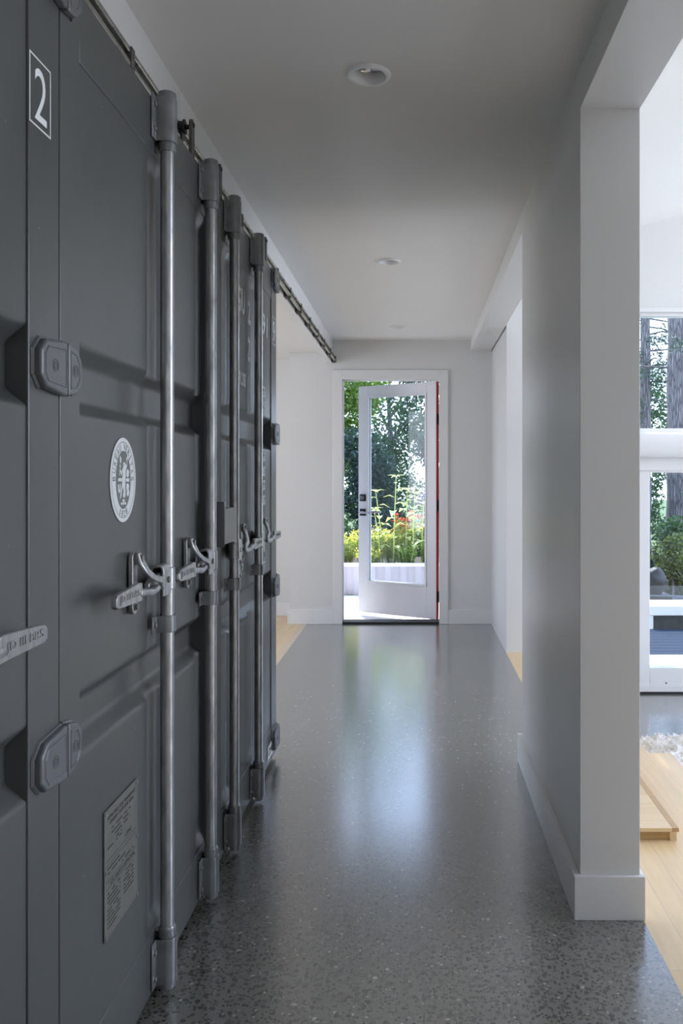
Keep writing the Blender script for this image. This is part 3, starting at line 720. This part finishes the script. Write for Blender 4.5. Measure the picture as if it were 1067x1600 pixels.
# data plate
def data_plate(door, y0, y1, z0, z1):
    o = MB().box((-0.003, y0, z0), (0.0, y1, z1)).build('data_plate', 'plate_metal', door, bevel=0.0005)
    w, h = y1-y0, z1-z0
    r = MB()
    for fy in (0.03, 0.97):
        for fz in (0.02, 0.52, 0.98): r.cyl((0.0, y0+w*fy, z0+h*fz), 'x', 0.004, 0.0025, 12)
    r.build('rivet', 'galvanised', o)
    L = []
    def t(s, a, b, c, d): L.append(text_mesh(s, 'lettering', 'dark_mark', o, y0+w*a, y0+w*b, z0+h*c, z0+h*d, 0.0001, 0.0003))
    t('APPROVED FOR TRANSPORT', 0.08, 0.92, 0.915, 0.945); t('UNDER CUSTOMS SEAL', 0.14, 0.86, 0.870, 0.900)
    t('CIMC', 0.60, 0.80, 0.625, 0.660)
    t('CSC SAFETY APPROVAL', 0.16, 0.90, 0.395, 0.425)
    join_meshes(L, 'lettering')
    # table rules and rows of small stamped characters, too small to read
    m = MB(); rnd = random.Random(3)
    for fz in (0.60, 0.565, 0.44, 0.38): m.box((0.0, y0+w*0.05, z0+h*fz), (0.0003, y0+w*0.95, z0+h*fz+0.0008))
    rows = [(0.82, 0.2, 0.8), (0.785, 0.2, 0.7), (0.75, 0.3, 0.75), (0.715, 0.3, 0.6), (0.69, 0.08, 0.5), (0.53, 0.08, 0.45), (0.495, 0.08, 0.6), (0.46, 0.5, 0.85)]
    rows += [(0.34-0.033*i, 0.08, 0.45) for i in range(9)]+[(0.34-0.033*i, 0.56, 0.86) for i in range(6)]
    for fz, a, b in rows:
        y = y0+w*a
        while y < y0+w*b:
            k = rnd.uniform(0.003, 0.012)
            if rnd.random() > 0.22:
                m.box((0.0, y, z0+h*fz), (0.0003, min(y+k, y0+w*b), z0+h*fz+0.0032))
            y += k+0.002
    m.build('stamped_rows', 'dark_mark', o, smooth=0)
data_plate(dB, 1.745-1.526, 1.950-1.526, 0.320, 0.594)

# oval classification emblem
def emblem(door, cy, cz):
    def oval(a, b, x0, x1, mat, name, parent, n=64):
        return MB().prism([(cy+a*cos(2*pi*i/n), cz+b*sin(2*pi*i/n)) for i in range(n)], 'x', x0, x1).build(name, mat, parent, smooth=30)
    A, B = 0.0815, 0.0945; x = -0.003
    o = oval(A, B, x, x+0.0006, 'white_mark', 'emblem', door)
    m = MB(); n = 64
    for (a0, b0, a1, b1) in ((A*0.885, B*0.905, A*0.865, B*0.888),):
        vs = [(x+0.0009, cy+a0*cos(2*pi*i/n), cz+b0*sin(2*pi*i/n)) for i in range(n)]+[(x+0.0009, cy+a1*cos(2*pi*i/n), cz+b1*sin(2*pi*i/n)) for i in range(n)]
        m.add(vs, [(i, (i+1) % n, n+(i+1) % n, n+i) for i in range(n)])
    m.build('ring_line', 'mark_grey', o, smooth=0)
    oval(A*0.575, B*0.69, x+0.0006, x+0.0010, 'mark_grey', 'emblem_field', o)
    L = []
    def arc_text(s, a0, a1, rA, rB, hh, ww, flip=False):
        n = len(s)
        for i, ch in enumerate(s):
            if ch == ' ': continue
            t = radians(a0+(a1-a0)*i/(n-1)); py, pz = rA*cos(t), rB*sin(t)
            ob = text_mesh(ch, 'c', 'mark_grey', o, -ww/2*(0.3 if ch in 'I1' else 1), ww/2*(0.3 if ch in 'I1' else 1), -hh/2, hh/2, 0, 0.0003)
            ang = atan2(pz/rB/rB*rB*rB/1.0, py) if False else atan2(sin(t)/rB, cos(t)/rA)
            rot = ang-pi/2 if not flip else ang+pi/2
            ob.data.transform(Matrix.Translation((x+0.0007, cy+py, cz+pz)) @ Matrix.Rotation(rot, 4, 'X'))
            L.append(ob)
    arc_text('BUREAU VERITAS', 178, 2, A*0.715, B*0.785, 0.0150, 0.0100)
    arc_text('1828', 250, 290, A*0.715, B*0.795, 0.0145, 0.0095, True)
    join_meshes(L, 'lettering')
    # allegorical figure with torch, banner, cup and anchor, in flat white shapes
    F = MB(); X0, X1 = x+0.0010, x+0.0014
    def P(px, py): return (cy+(px-343)/200*A*1.02*1.0, cz-(py-800)/655*B)
    shapes = [
        [(338, 530), (358, 525), (368, 560), (385, 590), (375, 500), (392, 480), (400, 500), (392, 600), (372, 660), (376, 720), (368, 800), (376, 900), (372, 1000), (372, 1060), (345, 1080), (330, 1040), (342, 1000), (336, 900), (318, 960), (308, 1050), (296, 1090), (290, 1070), (300, 980), (320, 860), (322, 780), (336, 700), (332, 650), (318, 740), (302, 700), (280, 640), (290, 625), (316, 680), (330, 620), (342, 590)],
        [(372, 560), (378, 500), (392, 440), (404, 425), (412, 450), (404, 478), (390, 500), (386, 590)],
        [(288, 430), (300, 440), (308, 480), (302, 540), (290, 545), (284, 480)], [(284, 565), (298, 560), (298, 615), (286, 612)], [(283, 640), (290, 650), (290, 735), (283, 730)],
        [(388, 650), (408, 630), (428, 660), (422, 740), (404, 765), (388, 735)],
        [(262, 772), (318, 772), (318, 824), (262, 820)], [(378, 776), (430, 776), (430, 830), (378, 826)],
        [(258, 865), (272, 870), (274, 950), (284, 950), (286, 860), (298, 862), (296, 970), (276, 1005), (260, 960)],
        [(366, 850), (382, 850), (382, 975), (366, 980)],
        [(392, 860), (415, 855), (428, 900), (420, 940), (430, 985), (424, 1040), (404, 1062), (390, 1020), (396, 965), (388, 910)],
        [(336, 1095), (350, 1095), (350, 1110), (366, 1112), (366, 1128), (350, 1128), (350, 1150), (386, 1150), (376, 1190), (358, 1180), (350, 1160), (350, 1185), (338, 1185), (336, 1160), (322, 1190), (306, 1180), (300, 1150), (336, 1150), (336, 1128), (320, 1126), (322, 1112), (336, 1110)]]
    for sp in shapes: F.prism([P(*q) for q in sp], 'x', X0, X1)
    F.build('emblem_figure', 'white_mark', o, smooth=0)
emblem(dB, 1.863-1.526, 1.293)

# ------------------------------------------------------------------ sliding rail
def rail():
    x = -0.735; y0, y1 = -1.0, 7.24
    root = empty('sliding_rail', (x, y0, 2.30)); tag(root, 'twin-bar steel sliding rail bolted to the white fascia above the container doors', 'rail')
    L = y1-y0
    for z in (0.004, 0.036):
        m = MB(); m.box((0.022, 0, z), (0.038, L, z+0.014)); m.build('rail_bar', 'rail_steel', root, bevel=0.003)
    m = MB(); m.box((0.016, 0, 0.018), (0.022, L, 0.036)); m.box((0.0, 0, 0.050), (0.030, L, 0.054)); m.build('rail_web', 'rail_dark', root)
    ys = [2.045+0.4315*i for i in range(-6, 13)]
    for y in ys:
        if y > y1: break
        m = MB(); m.box((0.0, y-y0-0.018, -0.002), (0.022, y-y0+0.018, 0.056)); m.box((0.022, y-y0-0.012, 0.0), (0.041, y-y0+0.012, 0.053))
        o = m.build('rail_bracket', 'hanger_steel', root, bevel=0.002)
        m = MB(); m.cyl((0.032, y-y0, -0.010), 'z', 0.006, 0.012, 10); m.cyl((0.012, y-y0, -0.010), 'z', 0.006, 0.010, 10); m.build('bolt', 'hanger_steel', o)
    m = MB(); m.cyl((0.008, L-0.012, 0.008), 'x', 0.014, 0.03, 14); m.cyl((0.008, L-0.012, 0.042), 'x', 0.014, 0.03, 14); m.build('end_stop', 'black_rubber', root)
rail()

# ------------------------------------------------------------------ recessed lights
def recessed(x, y, label, first=None):
    if first:
        c = copy_tree(first); c.location = (x, y, ZC); tag(c, label, 'ceiling light', 'recessed lights along the corridor ceiling'); return c
    r = empty('recessed_light', (x, y, ZC)); tag(r, label, 'ceiling light', 'recessed lights along the corridor ceiling')
    MB().lathe([(0.051, 0.05), (0.0415, 0.03), (0.043, 0.012), (0.047, -0.002), (0.054, -0.009), (0.062, -0.009), (0.067, -0.004), (0.068, 0.0), (0.060, 0.0005)], (0, 0, 0), 48).build('trim_ring', 'fitting_white', r)
    MB().lathe([(0.0415, 0.03), (0.050, 0.03), (0.050, 0.12), (0.0, 0.12)], (0, 0, 0), 40).build('housing', 'fitting_white', r)
    MB().lathe([(0.041, 0.030), (0.037, 0.022), (0.034, 0.026), (0.030, 0.045), (0.012, 0.062), (0.0, 0.064)], (0, 0, 0), 40).build('reflector', 'lens_chrome', r)
    MB().lathe([(0.0, 0.034), (0.007, 0.036), (0.010, 0.045), (0.010, 0.062)], (0, 0, 0), 24).build('lamp', 'fitting_white', r)
    return r
L1 = recessed(*LIGHTS[0], 'round white recessed ceiling light nearest the camera')
recessed(*LIGHTS[1], 'round white recessed ceiling light, middle one of three', L1)
recessed(*LIGHTS[2], 'round white recessed ceiling light closest to the entrance door', L1)

# ------------------------------------------------------------------ maple step, sheepskin
def wood_step():
    r = empty('wooden_step', (0.80, 3.36, 0)); tag(r, 'low pale maple step box lying on the wood floor behind the pier', 'step')
    x0, x1, y0, y1 = 0.675-0.80, 0.937-0.80, 2.965-3.36, 3.80-3.36
    m = MB(); m.box((x0, y0, 0.034), (x1-0.024, y1, 0.048)); m.build('tread', 'maple_step', r, bevel=0.001)
    m = MB(); m.box((x1-0.024, y0, 0.034), (x1, y1, 0.048)); o = m.build('edge_strip', 'maple_edge', r, bevel=0.001)
    m = MB(); m.box((x0, y0+0.014, 0), (x1-0.03, y0+0.028, 0.034)); m.build('riser', 'maple_edge', r)
    m = MB(); m.box((x1-0.03, y0+0.008, 0), (x1-0.006, y1-0.01, 0.034)); m.build('side_board', 'maple_step', r)
wood_step()
def sheepskin():
    m = MB(); rnd = random.Random(5)
    from mathutils import noise
    cx, cy, z = 1.66, 4.62, -0.30; nx, ny = 70, 50; X, Yh = 0.44, 0.24
    vs = []; fs = []
    for j in range(ny+1):
        for i in range(nx+1):
            a, b = i/nx*2-1, j/ny*2-1
            k = max(0.0, 1-max(abs(a), abs(b))**3)
            wob = 1+0.12*noise.noise(Vector((a*2, b*2, 3)))
            h = (0.015+0.11*k**0.6)+0.045*noise.noise(Vector((a*2.4, b*2.0, 1)))*k+0.022*noise.noise(Vector((a*14, b*9, 4)))*(0.3+k)
            vs.append((a*X*wob, b*Yh*wob, max(0.002, h)))
    for j in range(ny):
        for i in range(nx): p = j*(nx+1)+i; fs.append((p, p+1, p+nx+2, p+nx+1))
    m.add(vs, fs)
    base = [(i) for i in range(nx+1)]
    # skirt down to the floor
    edge = [j*(nx+1) for j in range(ny, -1, -1)]+list(range(1, nx+1))+[j*(nx+1)+nx for j in range(1, ny+1)]+[ny*(nx+1)+i for i in range(nx-1, 0, -1)]
    o0 = len(m.v); m.v += [(m.v[e][0], m.v[e][1], 0.0) for e in edge]; n = len(edge)
    m.f += [(edge[i], o0+i, o0+(i+1) % n, edge[(i+1) % n]) for i in range(n)]
    # short tufts of wool
    for _ in range(2600):
        q = vs[rnd.randrange(len(vs))]; d = Vector((rnd.uniform(-1, 1), rnd.uniform(-1, 1), rnd.uniform(0.3, 1))).normalized()*rnd.uniform(0.010, 0.026); w = d.orthogonal().normalized()*0.004
        p = Vector(q); m.add([p-w, p+w, p+d], [(0, 1, 2)])
    o = m.build('sheepskin_rug', 'fleece', smooth=80); o.location = (cx, cy, z)
    tag(o, 'cream sheepskin rug bunched on the lower concrete floor past the wooden step', 'rug')
sheepskin()

# ------------------------------------------------------------------ outdoors: ground, deck, planter
struct(MB().box((-30, 6.5, -0.62), (40, 60, -0.36)).build('garden_ground', 'lawn', smooth=0))
struct(MB().box((-3.2, 7.5, -0.36), (1.4, 9.20, -0.012)).build('entrance_deck', 'deck_pale', smooth=0))
struct(MB().box((-2.2, 7.5, 2.62), (1.4, 9.0, 2.75)).build('entrance_sun_block', 'roof_soffit', smooth=0))  # unseen overhang, added and sized to keep sun off the corridor floor
struct(MB().box((-4.6, -2.2, 4.5), (6.4, 6.9, 4.6)).build('roof', 'roof_soffit', smooth=0))
struct(MB().box((-4.6, -2.2, 2.62), (0.66, 7.5, 2.72)).build('roof_low', 'roof_soffit', smooth=0))
def corrugated_planter():
    r = empty('garden_planter', (-0.8, 9.23, -0.012)); tag(r, 'long pale corrugated metal planter with flat rim across the entrance deck', 'planter')
    # trapezoid profile in plan
    pts = []; x = -2.6; pitch = 0.17
    while x < 2.4:
        pts += [(x, 0.0), (x+0.055, 0.0), (x+0.08, 0.028), (x+0.145, 0.028)]; x += pitch
    m = MB(); vs = []; n = len(pts)
    for px, py in pts: vs += [(px, py, 0.0), (px, py, 0.325)]
    m.add(vs, [(2*i, 2*i+2, 2*i+3, 2*i+1) for i in range(n-1)])
    m.build('corrugated_side', 'planter_paint', r, smooth=0)
    m = MB(); m.box((-2.64, -0.022, 0.318), (2.44, 0.07, 0.350)); m.build('rim', 'deck_pale', r, bevel=0.003)
    m = MB(); m.box((-2.6, 0.03, 0.0), (2.4, 1.5, 0.28)); m.build('soil_bed', 'soil', r)
corrugated_planter()
# terrace outside the right-hand windows
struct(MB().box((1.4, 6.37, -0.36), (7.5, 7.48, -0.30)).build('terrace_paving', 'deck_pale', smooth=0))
o = MB()
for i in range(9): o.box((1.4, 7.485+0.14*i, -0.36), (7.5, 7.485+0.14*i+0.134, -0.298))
struct(o.build('terrace_decking', 'decking_shade', bevel=0.003))
r = empty('garden_bench', (3.9, 8.95, -0.36)); tag(r, 'long low white slab bench beyond the shade-coloured terrace boards', 'bench')
MB().box((-1.45, -0.21, 0.20), (2.6, 0.24, 0.302)).build('seat', 'deck_pale', r, bevel=0.008)
for x in (-1.45, 2.4): MB().box((x, -0.20, 0), (x+0.045, 0.2, 0.20)).build('leg', 'deck_pale', r, bevel=0.004)
MB().box((-1.40, -0.02, 0), (2.4, 0.08, 0.20)).build('kick_board', 'stone_grey', r)
o = MB().blob((0, 0, 0), (0.13, 0.12, 0.17), 2, 0.10, 28, 18).build('boulder', 'stone_dark', smooth=60); o.location = (2.80, 9.75, 0.075); tag(o, 'dark rounded boulder standing on a flat slab beyond the white bench', 'rock')
o = MB().box((-0.22, -0.15, -0.06), (0.20, 0.15, 0.0)).build('stone_slab', 'stone_grey', bevel=0.015); o.location = (2.76, 9.75, -0.07); tag(o, 'flat grey stone slab under the dark boulder', 'rock')
o = MB().blob((0, 0, 0), (0.55, 0.3, 0.19), 9, 0.08, 28, 16).build('rock_mound', 'stone_grey', smooth=60); o.location = (2.95, 9.82, -0.30); tag(o, 'broad grey rock mound behind the white bench, carrying the flat slab', 'rock')

# ------------------------------------------------------------------ plants
def leaf_quad(m, p, d, up, ln, wd, fold=0.25, droop=0.0):
    d = d.normalized(); w = d.cross(up)
    if w.length < 1e-3: w = d.orthogonal()
    w.normalize(); n = w.cross(d)
    a = p; b = p+d*ln*0.45; c = p+d*ln-Vector((0, 0, droop*ln))
    l = b+w*wd/2+n*wd*fold; r = b-w*wd/2+n*wd*fold
    m.add([a, l, c, r, b], [(0, 4, 1), (1, 4, 2), (0, 3, 4), (3, 2, 4)])
def rdir(rnd): 
    z = rnd.uniform(-1, 1); a = rnd.uniform(0, 2*pi); s = math.sqrt(1-z*z); return Vector((s*cos(a), s*sin(a), z))
def crown_mesh(rnd, blobs, n, ln):
    m = MB(); tot = sum(b[3]**2 for b in blobs)
    for bx, by, bz, br in blobs:
        k = int(n*br*br/tot)
        for _ in range(k):
            d = rdir(rnd); q = Vector((bx, by, bz))+d*br*rnd.uniform(0.35, 1.0)**0.6
            leaf_quad(m, q, (d*0.4+rdir(rnd)+Vector((0, 0, -0.2))), rdir(rnd), ln*rnd.uniform(0.6, 1.3), ln*0.55)
    return m
def tree(name, label, x, y, z0, h, rad, mat, n, ln, trunk_r, seed, trunk_h=0.35, cat='tree', group='trees behind the garden', gaps=9):
    rnd = random.Random(seed); r = empty(name, (x, y, z0)); tag(r, label, cat, group)
    blobs = []
    for i in range(gaps):
        a = rnd.uniform(0, 2*pi); rr = rnd.uniform(0.1, 0.75)*rad; zz = h*(trunk_h+(1-trunk_h)*((i+0.5)/gaps))
        taper = 1-0.35*((i+0.5)/gaps)
        blobs.append((rr*cos(a)*taper, rr*sin(a)*taper, zz, rad*rnd.uniform(0.38, 0.62)*taper))
    m = crown_mesh(rnd, blobs, n, ln); m.build('foliage', mat, r, smooth=0)
    m = MB(); m.tube([(0, 0, 0), (0.03*rad, 0, h*0.3), (-0.03*rad, 0.02, h*0.6), (0, 0, h*0.92)], [trunk_r, trunk_r*0.8, trunk_r*0.5, trunk_r*0.15], 10)
    for bx, by, bz, br in blobs: m.tube([(0, 0, bz-h*0.16), (bx*0.5, by*0.5, bz-h*0.05), (bx, by, bz)], [trunk_r*0.35, trunk_r*0.25, trunk_r*0.08], 6)
    m.build('trunk', 'bark', r)
    return r
G = -0.36
tree('leafy_tree', 'bright green leafy tree filling the gap left of the open door', -1.62, 13.4, G, 4.6, 1.15, 'leaf_bright', 15000, 0.085, 0.07, 11, 0.25)
tree('leafy_tree', 'dark green tree behind the middle of the glazed door', -0.50, 16.4, G, 5.2, 1.25, 'leaf_mid', 12500, 0.085, 0.08, 12, 0.15, gaps=13)
tree('leafy_tree', 'mid green tree seen through the right part of the door glass', 0.70, 19.2, G, 5.2, 1.3, 'leaf_mid', 11000, 0.085, 0.08, 13, 0.2, gaps=12)
tree('dense_shrub', 'dark dense shrub low behind the planter at left of the door', -1.78, 11.5, G, 2.35, 0.78, 'leaf_mid', 11000, 0.07, 0.05, 14, 0.05, 'shrub', 'dark shrubs behind the planter', 8)
tree('dense_shrub', 'dark dense shrub behind the yellow flowers', -0.72, 12.2, G, 2.25, 0.85, 'leaf_dark', 11000, 0.07, 0.05, 15, 0.05, 'shrub', 'dark shrubs behind the planter', 8)
tree('dense_shrub', 'dark dense shrub behind the red flowers', 0.50, 12.0, G, 2.2, 0.80, 'leaf_dark', 11000, 0.07, 0.05, 16, 0.05, 'shrub', 'dark shrubs behind the planter', 8)
tree('leafy_tree', 'tall tree beyond the house corner, left of the garden view', -3.6, 15.0, G, 6.0, 1.7, 'leaf_mid', 5000, 0.10, 0.1, 17, 0.15)
# right-hand garden
def conifer(label, x, y, h, r0, lean, seed, nb, zmin):
    rnd = random.Random(seed); r = empty('conifer_tree', (x, y, G)); tag(r, label, 'tree', 'conifers outside the right-hand window')
    m = MB(); pts = []; rs = []; n = 30
    for i in range(n+1):
        t = i/n; pts.append((lean*t*h+0.012*sin(i*1.7), 0.01*cos(i*2.1), t*h)); rs.append(r0*(1-0.55*t)*(1.0+0.25*max(0, 0.06-t)/0.06))
    m.tube(pts, rs, 28); m.build('trunk', 'bark', r, smooth=60)
    for _ in range(nb):
        b = MB(); f = MB()
        z = rnd.uniform(zmin, h*0.97); a = rnd.uniform(0, 2*pi); L = rnd.uniform(0.5, 1.5)*(1-0.5*z/h); base = Vector((lean*z, 0, z))
        tip = base+Vector((cos(a)*L, sin(a)*L, rnd.uniform(-0.35, 0.1)*L)); b.tube([base, (base+tip)/2+Vector((0, 0, 0.06)), tip], [0.018, 0.012, 0.004], 5)
        for k in range(60):
            t = rnd.uniform(0.25, 1.0); q = base.lerp(tip, t)+Vector((rnd.uniform(-.1, .1), rnd.uniform(-.1, .1), rnd.uniform(-.14, .08)))
            leaf_quad(f, q, (tip-base).normalized()+rdir(rnd)*0.9+Vector((0, 0, -0.3)), rdir(rnd), rnd.uniform(0.06, 0.13), 0.026)
        f.build('needles', 'pine_needle', b.build('branch', 'bark', r), smooth=0)
    return r
conifer('thick furrowed conifer trunk at the right edge of the window view', 3.80, 12.0, 9.0, 0.20, -0.004, 21, 16, 2.6)
conifer('slender conifer trunk beside the window frame near the pier', 3.90, 14.2, 9.0, 0.108, 0.004, 22, 60, 2.2)
tree('dense_shrub', 'dark green shrub mass behind the dark boulder', 2.80, 11.6, G, 2.0, 0.62, 'leaf_dark', 9000, 0.07, 0.05, 23, 0.05, 'shrub', 'shrubs outside the right-hand window', 8)
tree('dense_shrub', 'broad dark shrub around the foot of the thick conifer', 3.70, 10.95, G, 1.5, 0.50, 'leaf_mid', 6500, 0.07, 0.05, 24, 0.05, 'shrub', 'shrubs outside the right-hand window', 8)
tree('dense_shrub', 'low yellow-green bush right of the boulder behind the bench', 3.13, 10.15, G, 0.92, 0.34, 'leaf_olive', 3600, 0.05, 0.02, 25, 0.1, 'shrub', 'shrubs outside the right-hand window', 7)
tree('leafy_tree', 'hazy tree standing behind the slender conifer', 4.75, 17.5, G, 4.8, 1.0, 'leaf_mid', 7000, 0.085, 0.09, 26, 0.1)
tree('leafy_tree', 'wide tree far right beyond the window', 6.6, 15.0, G, 5.0, 1.5, 'leaf_mid', 4500, 0.09, 0.09, 27, 0.1)

# planter flowers
PZ = 0.268
def tall_stalk(label, x, y, h, seed, lean):
    rnd = random.Random(seed); r = empty('tall_leafy_plant', (x, y, PZ)); tag(r, label, 'plant', 'tall leafy stalks in the planter')
    s = MB(); top = Vector((lean*h, 0, h)); s.tube([(0, 0, 0), (lean*h*0.35, 0.01, h*0.5), top], [0.008, 0.0065, 0.004], 7); s.build('stem', 'leaf_pale', r)
    f = MB(); n = int(h/0.075); a = rnd.uniform(0, 6)
    for i in range(3, n+1):
        t = i/n; p = Vector((lean*h*t*t, 0, h*t)); a += 2.4
        ln = 0.17*(0.7+0.5*sin(t*pi))*rnd.uniform(0.7, 1.15)
        leaf_quad(f, p, Vector((cos(a), sin(a), rnd.uniform(0.05, 0.4))), Vector((0, 0, 1)), ln, ln*0.42, 0.12, 0.35)
    for k in range(4):
        a += 1.6; leaf_quad(f, top, Vector((cos(a), sin(a), 0.35)), Vector((0, 0, 1)), 0.14, 0.055, 0.1, 0.2)
    f.build('leaves', 'leaf_pale', r, smooth=0)
for i, (x, y, h, ln, lb) in enumerate([
    (-0.26, 9.55, 1.03, 0.03, 'tallest pale stalk with broad leaves, centre of the planter'),
    (-0.38, 9.62, 0.86, -0.10, 'pale leafy stalk leaning left of the tallest one'),
    (-0.40, 9.48, 0.66, -0.12, 'short leaning leafy stalk nearest the door lever'),
    (-0.12, 9.60, 0.88, 0.02, 'pale leafy stalk just right of the tallest one'),
    (-0.04, 9.50, 0.84, 0.03, 'slim leafy stalk among the red flowers'),
    (0.06, 9.58, 0.72, 0.04, 'leafy stalk under the violet flowers'),
    (0.12, 9.44, 0.60, 0.05, 'low leafy stalk near the right edge of the door glass')]):
    tall_stalk(lb, x, y, h, 40+i, ln)
def flower_shrub(name, label, cat, x, y, h, rad, flower, nf, leaf, nl, seed, group, fl=0.03):
    rnd = random.Random(seed); r = empty(name, (x, y, PZ)); tag(r, label, cat, group)
    for i in range(nl//16+6):
        s = MB(); f = MB(); b = MB()
        a = rnd.uniform(0, 2*pi); k = rnd.uniform(0, 1)**0.5*rad; tip = Vector((cos(a)*k, sin(a)*k, h*rnd.uniform(0.7, 1.0)*(1-0.25*k/rad)))
        base = Vector((tip.x*0.35, tip.y*0.35, 0)); s.tube([base, (base+tip)/2+Vector((tip.x*0.1, tip.y*0.1, 0)), tip], [0.004, 0.003, 0.002], 4)
        for j in range(16):
            t = rnd.uniform(0.15, 0.95); leaf_quad(f, base.lerp(tip, t), Vector((rnd.uniform(-1, 1), rnd.uniform(-1, 1), rnd.uniform(0, 0.9))), Vector((0, 0, 1)), rnd.uniform(0.04, 0.08), 0.014)
        for j in range(nf):
            q = tip+Vector((rnd.uniform(-1, 1), rnd.uniform(-1, 1), rnd.uniform(-0.8, 0.6)))*0.035
            leaf_quad(b, q, Vector((rnd.uniform(-1, 1), rnd.uniform(-1, 1), 0.4)), Vector((0, 0, 1)), fl, fl*0.8, 0.1)
        st = s.build('flower_stem', 'stem_green', r); f.build('leaves', leaf, st, smooth=0); b.build('flowers', flower, st, smooth=0)
YS = 'yellow flowering plants in the planter'
for i, (x, y, h, lb) in enumerate([(-0.80, 9.62, 0.44, 'yellow flowering plant in the gap left of the door'), (-0.60, 9.75, 0.50, 'yellow flowering plant behind the door stile'), (-0.47, 9.60, 0.50, 'fullest yellow flowering plant left in the door glass'), (-0.30, 9.78, 0.46, 'yellow flowering plant behind the tallest stalk'), (-0.55, 9.42, 0.26, 'low green clump with a few yellow blooms by the rim')]):
    flower_shrub('yellow_flower_plant', lb, 'plant', x, y, h, 0.15, 'leaf_yellow', 5, 'leaf_lime', 420, 60+i, YS, 0.026)
RS = 'red flowering plants in the planter'
for i, (x, y, h, lb) in enumerate([(-0.20, 9.70, 0.66, 'arching red flowers left of the middle stalks'), (-0.06, 9.72, 0.76, 'highest red flowers, in the middle of the planter'), (0.14, 9.70, 0.72, 'red flowers near the right edge of the door glass')]):
    flower_shrub('red_flower_plant', lb, 'plant', x, y, h, 0.11, 'petal_red', 4, 'leaf_lime', 200, 70+i, RS, 0.032)
flower_shrub('violet_flower_plant', 'violet flower heads above the red flowers at right of the glass', 'plant', 0.10, 9.92, 0.94, 0.10, 'petal_violet', 9, 'leaf_mid', 160, 80, 'violet flowers in the planter', 0.034)
for i, (x, y, h, lb) in enumerate([(-0.95, 9.5, 0.34, 'lime green grassy clump at the left end of the view'), (-0.08, 9.40, 0.30, 'lime green clump at the foot of the tall stalks'), (0.16, 9.46, 0.40, 'lime green clump by the hinge side of the door glass')]):
    flower_shrub('green_clump', lb, 'plant', x, y, h, 0.14, 'leaf_pale', 2, 'leaf_bright', 380, 90+i, 'green clumps in the planter', 0.022)
